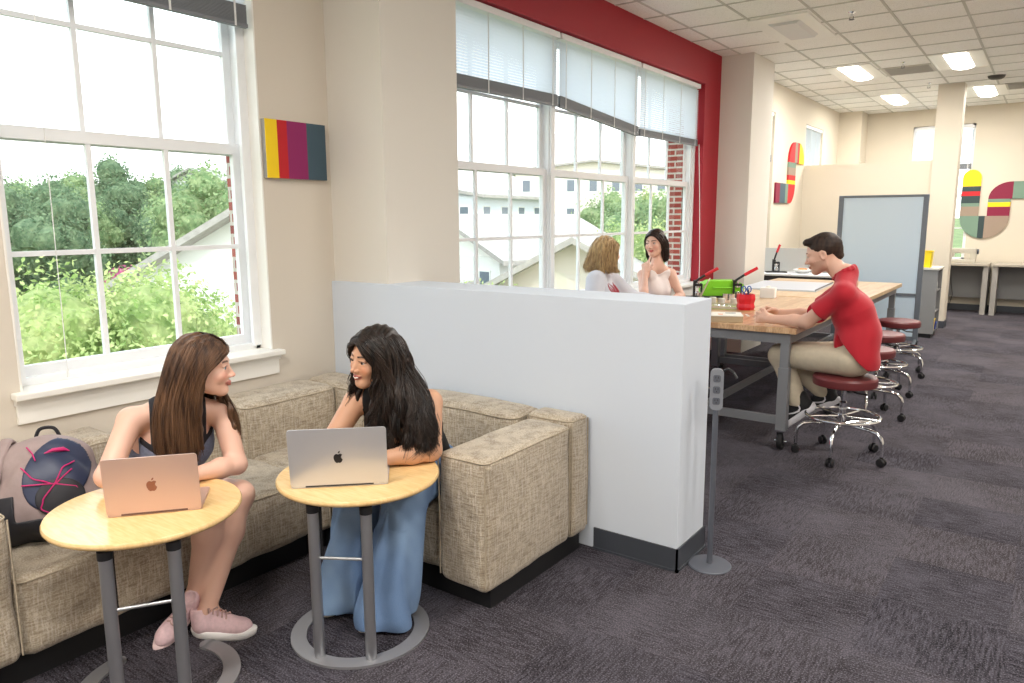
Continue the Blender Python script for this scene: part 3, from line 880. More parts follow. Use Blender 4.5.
# ================================================================== LAPTOPS
APPLE = [(0, .62), (.10, .67), (.24, .71), (.38, .65), (.44, .57), (.36, .48), (.31, .37), (.31, .24), (.37, .12), (.47, .04), (.42, -.12), (.32, -.28), (.20, -.38), (.10, -.38), (0, -.34), (-.10, -.38), (-.22, -.37), (-.36, -.20), (-.46, .04), (-.49, .28), (-.44, .50), (-.32, .65), (-.17, .71), (-.07, .66)]
LEAF = [(0.0, .76), (.01, .88), (.09, 1.0), (.22, 1.05), (.22, .93), (.14, .82)]
def laptop(label, x, y, rz, w, d, lid_tilt, shell, dark, logo):
    t = thing('laptop', label, 'laptop', (x, y, .6715), rz, None)
    mb = MB(); mb.prism(rounded_rect(0, d / 2, w, d, .012), 2, 0, .009); mb.build('base', shell, t, True)
    mb = MB(); mb.box((-w / 2 + .02, .025, .0088), (w / 2 - .02, d * .52, .0096)); kb = mb.build('keyboard', dark, t)
    mb = MB()
    for r_ in range(5):
        for c_ in range(13):
            kx = -w / 2 + .024 + c_ * (w - .048) / 13; ky = .03 + r_ * (d * .52 - .03) / 5
            mb.box((kx, ky, .0096), (kx + (w - .048) / 13 - .003, ky + (d * .52 - .03) / 5 - .003, .0108))
    mb.build('keys', BLACKP, kb)
    mb = MB(); mb.box((-w * .17, d * .58, .0088), (w * .17, d * .95, .0093)); mb.build('trackpad', shell, t)
    M_ = Matrix.Translation((0, .004, .008)) @ Matrix.Rotation(lid_tilt, 4, 'X')
    mb = MB(); hh = d * .985
    pts = rounded_rect(0, hh / 2, w, hh, .012)
    mb.prism([(p[0], p[1]) for p in pts], 1, -.0055, 0)
    for v in mb.bm.verts: v.co = M_ @ v.co
    lid = mb.build('lid', shell, t, True)
    mb = MB(); mb.box((-w / 2 + .006, .0002, .012), (w / 2 - .006, .0008, hh - .006), M=M_); sc = mb.build('screen', mat('screen_dark', srgb(16, 18, 24), .12), lid)
    mb = MB(); s = .036
    for poly in (APPLE, LEAF):
        q = [(p[0] * s, hh / 2 + (p[1] - .3) * s) for p in poly]
        a = [mb.bm.verts.new(M_ @ Vector((p[0], -.0062, p[1]))) for p in q]; b = [mb.bm.verts.new(M_ @ Vector((p[0], -.0050, p[1]))) for p in q]
        mb.bm.faces.new(a); mb.bm.faces.new(list(reversed(b)))
        for k in range(len(q)): mb.bm.faces.new((a[k], b[k], b[(k + 1) % len(q)], a[(k + 1) % len(q)]))
    lo = mb.build('emblem', logo, lid); lo['label'] = 'dark apple-shaped emblem'
    mb = MB(); mb.tube([(-w * .35, .002, .006), (w * .35, .002, .006)], .005, 8); mb.build('hinge', dark, t, True)
    return t
ROSE = mat('rose_gold_aluminium', srgb(206, 176, 164), 0.4, 0.35); ROSED = mat('rose_dark', srgb(96, 66, 56), .5)
SILVER = mat('silver_aluminium', srgb(206, 207, 212), 0.36, 0.5); DARKK = mat('key_well', srgb(40, 40, 44), .5)
laptop('rose-gold laptop open on the left round table, lid towards the camera', -2.502, 1.279, R(50.5), .311, .215, R(7), ROSE, ROSED, mat('emblem_rose', srgb(150, 104, 90), .3, .7))
laptop('silver laptop open on the middle round table, lid towards the camera', -2.1715, 1.843, R(43.6), .372, .245, R(10), SILVER, DARKK, mat('emblem_dark', srgb(58, 58, 64), .3, .7))

# ================================================================== POWER POLE
t = thing('power_pole', 'slim grey power pole with outlets on a round foot beside the low wall end', 'power pole', (-1.234, 3.362, 0))
PGREY = mat('pole_grey', srgb(92, 96, 106), .5, .2)
mb = MB(); mb.lathe((0, 0, 0), [(0, 0), (.104, 0), (.106, .004), (.100, .010), (.03, .014), (0, .014)], 40); mb.build('foot', PGREY, t, True)
mb = MB(); mb.tube([(0, 0, .012), (0, 0, .80)], .0135, 16); mb.build('pole', PGREY, t, True)
mb = MB(); mb.prism(rounded_rect(0, .895, .062, .20, .024), 1, -.014, .014); bar = mb.build('outlet_bar', mat('outlet_bar_grey', srgb(128, 132, 140), .5), t, True)
bar.rotation_euler = (0, 0, R(20))
for zz in (.84, .895, .95):
    mb = MB(); mb.prism(rounded_rect(0, zz, .034, .034, .008), 1, -.0165, -.012); s_ = mb.build('socket', PGREY, bar, True)
    mb = MB()
    for dx in (-.006, .006): mb.box((dx - .0012, -.0172, zz + .001), (dx + .0012, -.0160, zz + .010))
    mb.box((-.002, -.0172, zz - .010), (.002, -.0160, zz - .005)); mb.build('slots', BLACKP, s_)
mb = MB(); mb.tube([(.03, 0, .985), (.05, -.01, 1.0), (.075, -.03, .985), (.09, -.04, .96)], .006, 8); mb.build('cord_stub', BLACKP, bar, True)

# ================================================================== WORK TABLES
def caster(par, x, y, r=.063, lockcol=None):
    mb = MB()
    mb.box((x - .035, y - .04, 2 * r + .018), (x + .035, y + .04, 2 * r + .026))
    for s in (-1, 1):
        mb.prism([(y - .02, r - .012), (y + .02, r - .012), (y + .035, 2 * r + .02), (y - .035, 2 * r + .02)], 0, x + s * .026 - .003, x + s * .026 + .003)
    mb.tube([(x - .045, y, r), (x + .045, y, r)], .008, 10)
    c = mb.build('caster', CHROME, par, False)
    mb = MB(); M_ = Matrix.Translation((x, y, r)) @ Matrix.Rotation(PI / 2, 4, 'Y')
    mb.lathe((0, 0, 0), [(0, -.012), (r * .55, -.012), (r * .6, -.018), (r * .93, -.018), (r, -.012), (r, .012), (r * .93, .018), (r * .6, .018), (r * .55, .012), (0, .012)], 28, M_)
    mb.build('wheel', RUBBER, c, True)
    return c
def worktable(label, x0, x1, y0, y1, top, lower=True):
    t = thing('work_table', label, 'table', ((x0 + x1) / 2, (y0 + y1) / 2, 0), 0, 'butcher block work tables')
    hx, hy = (x1 - x0) / 2, (y1 - y0) / 2
    mb = MB(); mb.box((-hx, -hy, .877), (hx, hy, .92), .004); mb.build('tabletop', top, t)
    mb = MB(); ix, iy = hx - .05, hy - .04
    mb.box((-ix, -iy, .80), (ix, -iy + .03, .876)); mb.box((-ix, iy - .03, .80), (ix, iy, .876)); mb.box((-ix + .001, -iy + .03, .801), (-ix + .03, iy - .03, .875)); mb.box((ix - .03, -iy + .03, .801), (ix - .001, iy - .03, .875))
    mb.build('apron', GREYMETAL, t)
    for sx in (-1, 1):
        for sy in (-1, 1):
            cx, cy = sx * (ix - .035), sy * (iy - .035)
            mb = MB(); mb.box((cx - .037, cy - .037, .147), (cx + .037, cy + .037, .62), .003); lg = mb.build('leg', GREYMETAL, t)
            mb = MB(); mb.box((cx - .031, cy - .031, .62), (cx + .031, cy + .031, .7995), .002); mb.box((cx - .012, cy - .039, .585), (cx - .004, cy - .036, .593)); mb.build('upper_leg', GREYMETAL, lg)
            caster(lg, cx, cy)
    mb = MB()
    for sy in (-1, 1): mb.box((-ix + .035, sy * (iy - .035) - .02, .19), (ix - .035, sy * (iy - .035) + .02, .25))
    mb.box((-.02, -iy + .035, .195), (.02, iy - .035, .245))
    mb.build('lower_rail', GREYMETAL, t)
    return t
worktable('butcher-block work table on casters where the man in red leans, nearest the low wall', -2.88, -1.42, 5.40, 7.62, BUTCHER)
worktable('pale butcher-block work table behind, between the near work table and the whiteboard', -2.88, -1.42, 7.66, 9.95, MAPLE)

# ================================================================== STOOLS
def make_stool(label, x, y, rz, seat_z=.60):
    t = thing('work_stool', label, 'stool', (x, y, 0), rz, 'burgundy stools at the work tables')
    mb = MB(); rs = .215
    mb.lathe((0, 0, 0), [(0, seat_z - .075), (rs - .02, seat_z - .075), (rs - .004, seat_z - .070), (rs, seat_z - .055), (rs, seat_z - .02), (rs - .010, seat_z - .006), (rs - .035, seat_z), (0, seat_z + .004)], 48)
    mb.build('seat', BURG, t, True)
    mb = MB(); mb.lathe((0, 0, 0), [(0, seat_z - .10), (.09, seat_z - .10), (.11, seat_z - .076), (0, seat_z - .076)], 24); mb.build('seat_plate', BLACKP, t, True)
    mb = MB(); mb.lathe((0, 0, 0), [(0, .22), (.026, .22), (.026, .40), (.017, .41), (.017, seat_z - .10), (0, seat_z - .10)], 20); mb.build('post', CHROME, t, True)
    mb = MB(); mb.tube([(0.0, 0, seat_z - .09), (.10, .0, seat_z - .12), (.17, 0, seat_z - .115)], .006, 8); mb.build('lever', BLACKP, t, True)
    mb = MB(); rr = .245
    mb.tube([(rr * math.cos(2 * PI * k / 40), rr * math.sin(2 * PI * k / 40), .30) for k in range(40)], .012, 10, closed=True)
    for k in range(5):
        a = 2 * PI * k / 5 + .3; mb.tube([(.02 * math.cos(a), .02 * math.sin(a), .30), (rr * math.cos(a), rr * math.sin(a), .30)], .008, 8)
    mb.lathe((0, 0, 0), [(0, .285), (.035, .285), (.035, .315), (0, .315)], 20)
    mb.build('foot_ring', CHROME, t, True)
    for k in range(5):
        a = 2 * PI * k / 5; c, s = math.cos(a), math.sin(a)
        mb = MB(); mb.tube([(r_ * c, r_ * s, z_) for (r_, z_) in ((.02, .235), (.10, .24), (.20, .235), (.255, .225), (.29, .195), (.30, .16), (.302, .07))], .0135, 10)
        lg = mb.build('leg', CHROME, t, True)
        x_, y_ = .302 * c, .302 * s
        mb = MB()
        for sd in (-1, 1):
            M_ = Matrix.Translation((x_ + sd * .016 * -s, y_ + sd * .016 * c, .030)) @ Matrix.Rotation(a, 4, 'Z') @ Matrix.Rotation(PI / 2, 4, 'X')
            mb.lathe((0, 0, 0), [(0, -.009), (.024, -.009), (.030, -.004), (.030, .004), (.024, .009), (0, .009)], 16, M_)
        mb.tube([(x_, y_, .03), (x_, y_, .072)], .012, 8)
        mb.build('caster', BLACKP, lg, True)
    return t
proto = make_stool('burgundy round stool the man in red sits on', -1.107, 5.556, R(-18))
def put_stool(label, x, y, rz): return copy_tree(proto, label=label, loc=(x, y, 0), rz=rz)
put_stool('burgundy stool directly behind the one the man sits on', -1.20, 6.86, R(-5))
put_stool('burgundy stool third along the right side of the work tables', -1.27, 7.85, R(-12))
put_stool('burgundy stool farthest along the work tables, in front of the whiteboard', -1.28, 8.95, R(-25))
put_stool('stool under the blonde person in grey, only its chrome legs in view below the table', -3.10, 5.59, R(10))
put_stool('stool under the person in the white top, mostly hidden behind the table', -3.09, 6.62, R(40))
put_stool('empty stool pushed in under the window side of the near table', -2.62, 6.12, R(25))

# ================================================================== WHITEBOARD ON CASTERS
t = thing('mobile_whiteboard', 'tall mobile whiteboard with dark grey frame standing behind the man in red', 'whiteboard', (-1.83, 10.72, 0), R(3))
FR = mat('board_frame_grey', srgb(112, 120, 130), .45, .3); BW = mat('board_white', srgb(206, 226, 242), .25)
mb = MB(); mb.box((-.47, -.015, .16), (.47, .015, 1.96)); mb.build('panel', BW, t)
mb = MB()
for sx in (-1, 1): mb.box((sx * .495 - .03, -.032, .12), (sx * .495 + .03, .032, 1.985), .006)
mb.box((-.495, -.025, 1.955), (.495, .025, 1.985)); mb.box((-.495, -.025, .12), (.495, .025, .17)); mb.build('frame', FR, t)
mb = MB(); mb.box((-.465, -.045, .70), (.465, -.012, .73)); mb.build('marker_tray', FR, t)
for sx in (-1, 1):
    mb = MB(); mb.tube([(sx * .495, -.27, .075), (sx * .495, -.06, .12), (sx * .495, .06, .12), (sx * .495, .27, .075)], .022, 10); ft = mb.build('foot', FR, t, True)
    for sy in (-1, 1):
        mb = MB(); M_ = Matrix.Translation((sx * .495, sy * .27, .034)) @ Matrix.Rotation(PI / 2, 4, 'Y'); mb.lathe((0, 0, 0), [(0, -.014), (.028, -.014), (.034, -.008), (.034, .008), (.028, .014), (0, .014)], 18, M_)
        mb.tube([(sx * .495, sy * .27, .034), (sx * .495, sy * .27, .075)], .010, 8); mb.build('caster', RUBBER, ft, True)

# ================================================================== CABINET WITH OPEN SHELVES
GC = mat('cabinet_grey', srgb(134, 134, 134), .6)
t = thing('storage_cabinet', 'grey open-sided storage cabinet right of the whiteboard with a yellow box on top', 'cabinet', (-1.42, 12.12, 0))
mb = MB()
mb.box((-.26, -.22, .06), (.16, -.20, .965)); mb.box((-.26, .30, .06), (.16, .32, .965)); mb.box((-.26, -.20, .06), (-.24, .30, .965)); mb.build('side_panels', GC, t)
mb = MB(); mb.box((-.275, -.235, .965), (.175, .335, .995), .003); mb.build('top', mat('cab_top', srgb(206, 202, 194), .5), t)
mb = MB()
for z in (.08, .36, .66): mb.box((-.24, -.20, z), (.155, .30, z + .02))
mb.build('shelves', GC, t)
mb = MB(); mb.box((-.24, -.20, 0), (.13, .30, .06)); mb.build('plinth', PLINTH, t)
def bin_(label, nm, cat, loc, w, d, h, m, rz=0):
    t = thing(nm, label, cat, loc, rz)
    mb = MB(); th = .004
    mb.prism([(-w / 2 * .86, 0), (w / 2 * .86, 0), (w / 2, h), (-w / 2, h)], 1, -d / 2, -d / 2 + th); mb.prism([(-w / 2 * .86, 0), (w / 2 * .86, 0), (w / 2, h), (-w / 2, h)], 1, d / 2 - th, d / 2)
    for s in (-1, 1): mb.prism([(s * w / 2 * .86, 0), (s * (w / 2 * .86 - th), 0), (s * (w / 2 - th), h), (s * w / 2, h)], 1, -d / 2, d / 2)
    mb.box((-w / 2 * .86, -d / 2, 0), (w / 2 * .86, d / 2, th)); mb.build('body', m, t)
    mb = MB(); mb.box((-w / 2 - .006, -d / 2 - .006, h - .012), (w / 2 + .006, -d / 2, h)); mb.box((-w / 2 - .006, d / 2, h - .012), (w / 2 + .006, d / 2 + .006, h)); mb.box((-w / 2 - .006, -d / 2, h - .012), (-w / 2, d / 2, h)); mb.box((w / 2, -d / 2, h - .012), (w / 2 + .006, d / 2, h)); mb.build('rim', m, t)
    return t
YEL = mat('yellow_plastic', srgb(244, 214, 20), .4); BLUEP = mat('blue_plastic', srgb(36, 72, 170), .4)
bin_('yellow plastic bin standing on top of the grey cabinet', 'storage_bin', 'bin', (-1.44, 12.05, .995), .16, .18, .235, YEL)
bin_('small yellow bin on the lowest shelf of the grey cabinet', 'storage_bin', 'bin', (-1.33, 12.02, .10), .13, .14, .17, YEL)
bin_('small blue bin on the lowest shelf of the grey cabinet', 'storage_bin', 'bin', (-1.32, 12.22, .10), .12, .12, .10, BLUEP)
mb = MB(); mb.lathe((-1.33, 12.05, .68), [(0, 0), (.06, 0), (.065, .10), (.05, .17), (0, .17)], 16)
tag(mb.build('jar', mat('clear_jar', srgb(190, 194, 194), .2), None, True), 'pale jar on the upper shelf of the grey cabinet', 'jar')

# ================================================================== REAR SIDE DESK AND FAR DESKS
t = thing('side_desk', 'white-topped desk with grey back screen beyond the work tables on the left', 'desk', (-2.93, 10.98, 0))
mb = MB(); mb.box((-.55, -.33, .895), (.75, .30, .92), .003); mb.build('desktop', mat('desk_white', srgb(220, 222, 224), .4), t)
mb = MB(); mb.box((-.53, -.31, .80), (.73, -.29, .894)); mb.build('apron', BLACKP, t)
mb = MB(); mb.box((-.55, .26, .60), (.75, .30, 1.26)); mb.build('screen', mat('screen_grey', srgb(190, 190, 186), .8), t)
for sx in (-.50, .70):
    for sy in (-.28, .24):
        mb = MB(); mb.box((sx - .025, sy - .02, 0), (sx + .025, sy + .02, .894)); mb.build('leg', DARKMETAL, t)
def far_desk(label, x0, x1):
    t = thing('far_desk', label, 'desk', ((x0 + x1) / 2, 15.62, 0), 0, 'grey desks along the far wall')
    h = (x1 - x0) / 2
    mb = MB(); mb.box((-h, -.33, .85), (h, .33, .89), .004); mb.build('desktop', mat('far_desk_top', srgb(176, 168, 154), .5), t)
    mb = MB(); mb.box((-h + .06, .20, .25), (h - .06, .22, .85)); mb.build('modesty_panel', GC, t)
    for s in (-1, 1):
        mb = MB(); mb.box((s * (h - .04) - .04, -.30, 0), (s * (h - .04) + .04, .30, .85)); mb.build('leg', mat('far_leg', srgb(158, 154, 148), .5), t)
    mb = MB(); mb.tube([(-.05, .18, .8), (-.02, .17, .5), (.02, .15, .3), (-.03, .17, .04)], .006, 6); mb.build('cable', BLACKP, t, True)
    return t
far_desk('grey desk on the far wall carrying the sewing machine', -2.0, -.86)
far_desk('grey desk on the far wall under the U-shaped art', -.80, .6)
t = thing('sewing_machine', 'pale sewing machine on the desk in front of the far window', 'sewing machine', (-1.30, 15.6, .89))
SEW = mat('machine_beige', srgb(188, 182, 168), .4)
mb = MB(); mb.box((-.22, -.09, 0), (.22, .09, .06), .01); mb.build('bed', SEW, t)
mb = MB(); mb.box((.12, -.07, .06), (.22, .07, .20), .01); mb.box((-.20, -.07, .17), (.22, .07, .26), .012); mb.box((-.20, -.06, .10), (-.12, .06, .18), .008); mb.build('arm', SEW, t)
mb = MB(); mb.tube([(.225, 0, .20), (.25, 0, .20)], .045, 18); mb.build('handwheel', DARKMETAL, t, True)
mb = MB(); mb.tube([(-.16, 0, .10), (-.16, 0, .065)], .006, 8); mb.build('needle_bar', CHROME, t, True)

# ================================================================== THINGS ON THE WORK TABLES
REDH = mat('red_lever_grip', srgb(206, 22, 40), .4)
def press(label, x, y, z, rz, group='red-handled button presses', s=1.0, up=False):
    t = thing('button_press', label, 'press', (x, y, z), rz, group); t.scale = (s, s, s)
    mb = MB(); mb.box((-.17, -.10, 0), (.17, .10, .02), .004); mb.build('base', BLACKP, t)
    mb = MB()
    for q in (-1, 1):
        mb.box((-.06, q * .05 - .007, .02), (-.035, q * .05 + .007, .22)); mb.box((.03, q * .05 - .007, .02), (.05, q * .05 + .007, .16)); mb.box((-.06, q * .05 - .007, .15), (.05, q * .05 + .007, .18))
    mb.box((-.05, -.05, .19), (-.02, .05, .22)); mb.box((-.05, -.05, .02), (.05, .05, .03)); mb.build('frame', BLACKP, t)
    mb = MB(); mb.lathe((0, 0, .035), [(0, 0), (.038, 0), (.038, .035), (.030, .045), (0, .045)], 24); mb.build('die', CHROME, t, True)
    mb = MB(); mb.lathe((0, 0, .13), [(0, 0), (.036, 0), (.036, .03), (.02, .035), (.02, .07), (0, .07)], 24); mb.build('ram', CHROME, t, True)
    K_ = [(-.04, 0, .20), (.0, 0, .23), (.05, 0, .265), (.09, 0, .29)] if not up else [(-.04, 0, .18), (-.03, 0, .24), (-.01, 0, .31), (.0, 0, .35)]
    G_ = [(.08, 0, .283), (.15, 0, .325), (.23, 0, .37)] if not up else [(.0, 0, .34), (.02, 0, .40), (.045, 0, .47)]
    mb = MB(); mb.tube(K_, .015, 12); lv = mb.build('lever', BLACKP, t, True)
    mb = MB(); mb.tube(G_, .020, 14); mb.build('grip', REDH, lv, True)
    return t
press('button press with red lever at the left of the green box', -2.80, 7.0, .92, R(25), s=.8)
press('button press with red lever at the right of the green box', -2.49, 7.24, .92, R(25), s=.8)
press('button press with red lever standing alone on the rear white desk', -3.22, 10.98, .92, R(25), s=.85, up=True)
t = thing('tool_case', 'lime green box between the two red-handled presses', 'box', (-2.66, 7.25, .92), R(34))
LIME = mat('lime_plastic', srgb(128, 210, 34), .45)
mb = MB(); mb.prism([(-.20, .02), (.20, .02), (.20, .13), (.13, .165), (-.13, .165), (-.20, .13)], 1, -.10, .10); mb.build('body', LIME, t)
mb = MB(); mb.box((-.22, -.12, 0), (.22, .12, .02)); mb.build('tray', BLACKP, t)
mb = MB(); mb.tube([(-.10, -.105, .10), (-.10, -.13, .10), (.10, -.13, .10), (.10, -.105, .10)], .008, 8); mb.build('handle', LIME, t, True)
for k, (dx, dy) in enumerate(((.10, -.16), (.16, -.15))):
    mb = MB(); c = (-2.62 + dx, 7.16 + dy, .92); mb.lathe(c, [(0, 0), (.030, 0), (.030, .06), (0, .06)], 18)
    tag(mb.build('metal_die', CHROME, None, True), 'small shiny metal cylinder in front of the lime green box', 'die', 'loose metal dies')
# leaning grey tablet / open notebook at the end of the low wall
t = thing('laptop', 'open grey laptop seen edge-on just above the end of the low wall', 'laptop', (-2.62, 6.55, .92), R(108))
mb = MB(); mb.box((-.17, 0, 0), (.17, .23, .014), .003); mb.build('base', SILVER, t)
mb = MB(); mb.box((-.17, -.006, 0), (.17, .004, .235), .003, M=Matrix.Translation((0, .0, .012)) @ Matrix.Rotation(R(24), 4, 'X')); mb.build('lid', mat('lid_tan', srgb(188, 176, 158), .4), t)
mb = MB(); mb.box((-.15, .02, .0135), (.15, .12, .0148)); mb.build('keyboard', BLACKP, t)
# white case with printed lid at the table's near end
t = thing('supply_box', 'flat white cardboard box with an orange mark at the near end of the work table', 'box', (-2.02, 5.56, .92), R(24)); t.scale = (.85, .95, .8)
WB_ = mat('box_white', srgb(228, 226, 216), .6); CARD = mat('box_card', srgb(176, 158, 130), .8)
mb = MB(); mb.box((-.17, -.12, 0), (.17, .12, .055), .003); mb.build('tray', CARD, t)
mb = MB(); mb.box((-.172, -.122, .055), (.172, .122, .064), .002); ld = mb.build('lid', WB_, t)
mb = MB(); mb.box((-.04, -.06, .0642), (.00, -.02, .0650)); o = mb.build('sticker', mat('sticker_orange', srgb(240, 130, 40), .6), ld); o['label'] = 'orange sticker'
mb = MB(); mb.box((.03, .03, .0642), (.12, .065, .0650)); o = mb.build('print', mat('print_navy', srgb(60, 72, 96), .6), ld); o['label'] = 'navy printed patch'
# red faceted pen holder with scissors
t = thing('pen_holder', 'red faceted pen cup holding blue scissors on the work table', 'cup', (-2.08, 6.28, .92))
REDC = mat('red_cup', srgb(214, 20, 42), .35)
mb = MB(); mb.lathe((0, 0, 0), [(0, 0), (.066, 0), (.078, .03), (.070, .06), (.080, .10), (.074, .14), (.066, .14), (.066, .02), (0, .02)], 9); mb.build('cup', REDC, t)
mb = MB(); mb.lathe((0, 0, 0), [(0, -.0), (.085, .0), (.085, .006), (0, .006)], 9); mb.build('coaster', mat('cork', srgb(196, 150, 110), .8), t)
t = thing('scissors', 'blue-handled scissors standing in the red cup', 'scissors', (-2.08, 6.28, 1.0), R(30))
mb = MB()
for s in (-1, 1):
    cx, cz = s * .022, .10
    mb.tube([(cx + .017 * math.cos(2 * PI * k / 16), 0, cz + .026 * math.sin(2 * PI * k / 16)) for k in range(16)], .005, 8, closed=True); mb.tube([(cx * .9, 0, cz - .026), (-s * .002, 0, .02)], .005, 8)
mb.build('handles', mat('scissor_blue', srgb(60, 100, 180), .4), t, True)
mb = MB(); mb.box((-.006, -.002, -.05), (.006, .002, .03)); mb.build('blades', CHROME, t)
for k, (dx, dy, cl, lb) in enumerate(((-.03, .02, srgb(240, 240, 240), 'white marker standing in the red cup'), (.0, .03, srgb(120, 150, 200), 'pale blue pen standing in the red cup'), (.02, -.03, srgb(30, 40, 90), 'navy pen standing in the red cup'))):
    mb = MB(); mb.tube([(-2.08 + dx, 6.28 + dy, .945), (-2.08 + dx * 1.6, 6.28 + dy * 1.6, 1.10)], .006, 8)
    tag(mb.build('pen', mat('pen_%s' % lb.split()[0], cl, .4), None, True), lb, 'pen')
# shallow tray of game pieces
t = thing('parts_tray', 'low green-lined tray full of small white pieces behind the white box', 'tray', (-2.36, 6.35, .92), R(10))
mb = MB(); mb.box((-.20, -.14, 0), (.20, .14, .006)); mb.build('mat', mat('tray_green', srgb(168, 186, 112), .7), t)
mb = MB()
for a, b in (((-.20, -.14, .006), (.20, -.132, .026)), ((-.20, .132, .006), (.20, .14, .026)), ((-.20, -.132, .006), (-.192, .132, .026)), ((.192, -.132, .006), (.20, .132, .026))): mb.box(a, b)
mb.build('walls', mat('tray_clear', srgb(196, 190, 172), .3), t)
for k in range(26):
    a, b = rng.uniform(-.17, .17), rng.uniform(-.11, .11)
    M_ = Matrix.Translation((-2.36, 6.35, .926)) @ Matrix.Rotation(R(10), 4, 'Z'); c = M_ @ Vector((a, b, 0))
    mb = MB(); mb.lathe((c.x, c.y, c.z), [(0, 0), (.014, 0), (.016, .004), (.014, .012), (0, .014)], 10)
    tag(mb.build('badge_blank', CHROME if k % 3 else WHITEP, None, True), 'small round badge blank lying in the green-lined tray', 'badge', 'badge blanks in the tray')
for k in range(12):
    c = (-1.98 + rng.uniform(-.10, .16), 5.90 + rng.uniform(-.13, .15), .92)
    mb = MB(); mb.lathe(c, [(0, 0), (.012, 0), (.013, .003), (0, .006)], 10)
    tag(mb.build('badge_blank', mat('badge_rose', srgb(206, 170, 156), .5) if k % 2 else WHITEP, None, True), 'small badge blank scattered on the wood in front of the red cup', 'badge', 'badge blanks on the wood')
for k in range(4):
    c = (-2.62 + k * .10, 6.62 + .05 * (k % 2), .92)
    mb = MB(); mb.lathe(c, [(0, 0), (.03, 0), (.032, .05), (.028, .055), (0, .055)], 16)
    tag(mb.build('small_jar', mat('jar_clear', srgb(206, 206, 200), .25), None, True), 'small clear jar of pins behind the tray on the work table', 'jar', 'clear jars behind the tray')
# pale mat and box on the second table
t = thing('drawing_board', 'large pale grey board lying flat across the far work table', 'board', (-2.42, 8.75, .92), R(4))
mb = MB(); mb.box((-.40, -.55, 0), (.40, .55, .018), .003); mb.build('sheet', mat('mat_grey', srgb(196, 202, 212), .35), t)
mb = MB(); mb.box((.385, -.55, .018), (.40, .55, .026)); mb.build('ruler_edge', DARKMETAL, t)
t = thing('tissue_box', 'small white box on the far work table right of the lime green box', 'box', (-2.24, 7.42, .92), R(8))
mb = MB(); mb.box((-.07, -.06, 0), (.07, .06, .10), .004); mb.build('body', WHITEP, t)
mb = MB(); mb.lathe((0, 0, .10), [(.03, 0), (.02, .015), (0, .02)], 12); mb.build('slot', WB_, t)
t = thing('food_bowl', 'white bowl with something orange on the rear desk near the man face', 'bowl', (-2.86, 11.02, .92))
t['label'] = 'white bowl with orange contents on the rear white desk'
mb = MB(); mb.lathe((0, 0, 0), [(0, 0), (.06, 0), (.13, .05), (.125, .055), (.06, .012), (0, .012)], 28); mb.build('bowl', WHITEP, t, True)
mb = MB(); mb.lathe((0, 0, .012), [(.07, 0), (.08, .03), (.05, .055), (0, .06)], 16); mb.build('contents', mat('orange_stuff', srgb(222, 132, 70), .7), t, True)
# ================================================================== OUTSIDE
GZ = -7.0
mb = MB()
def hgt(x, y):
    d = math.hypot(x, y)
    return GZ + max(0, (d - 70)) * 0.06
N_ = 40
vs = {}
for i in range(N_ + 1):
    for j in range(N_ + 1):
        x = -260 + 262 * i / N_ ; y = -120 + 330 * j / N_
        x = min(x, -4.6)
        vs[i, j] = mb.bm.verts.new((x, y, hgt(x, y)))
for i in range(N_):
    for j in range(N_):
        try: mb.bm.faces.new((vs[i, j], vs[i + 1, j], vs[i + 1, j + 1], vs[i, j + 1]))
        except ValueError: pass
bmesh.ops.remove_doubles(mb.bm, verts=mb.bm.verts[:], dist=.001)
struct('ground', mb, mat('outside_grass', srgb(120, 138, 84), .95, var=.3, scale=.4))
mb = MB(); mb.box((-34, -14, GZ + .01), (-20.5, 60, GZ + .03)); struct('parking_lot', mb, mat('asphalt', srgb(150, 150, 154), .9))
mb = MB(); mb.box((-54, -20, GZ + .01), (-47, 80, GZ + .03)); struct('road', mb, mat('asphalt'  , srgb(150, 150, 154), .9))

LEAFM = {}
def leafmat(nm, c1, c2):
    m, nt, p = node_mat(nm)
    tc = N(nt, 'ShaderNodeTexCoord')
    z = noise_tex(nt, tc.outputs['Object'], 0.9, 5); z2 = noise_tex(nt, tc.outputs['Object'], 3.2, 4)
    c = mixcol(nt, rng_map(nt, mth(nt, 'ADD', mth(nt, 'MULTIPLY', z, .6), mth(nt, 'MULTIPLY', z2, .4)), .40, .60), c1, c2)
    nt.links.new(c, p.inputs['Base Color']); p.inputs['Roughness'].default_value = .8
    p.inputs['Specular IOR Level'].default_value = .15
    tl = N(nt, 'ShaderNodeBsdfTranslucent'); nt.links.new(c, tl.inputs[0])
    ms = N(nt, 'ShaderNodeMixShader'); ms.inputs[0].default_value = .35
    nt.links.new(p.outputs[0], ms.inputs[1]); nt.links.new(tl.outputs[0], ms.inputs[2])
    nt.links.new(ms.outputs[0], nt.nodes['Material Output'].inputs[0])
    return m
LG1 = leafmat('leaf_light', srgb(204, 212, 150), srgb(132, 160, 88))  # greens paled so the outdoor haze is put into the leaf colours
LG2 = leafmat('leaf_mid', srgb(172, 188, 138), srgb(120, 148, 100))
LG3 = leafmat('leaf_dark', srgb(142, 162, 124), srgb(96, 122, 92))
LG4 = leafmat('leaf_pink', srgb(206, 110, 150), srgb(160, 80, 110))
BARK = mat('bark', srgb(92, 78, 66), .9, var=.4, scale=6)

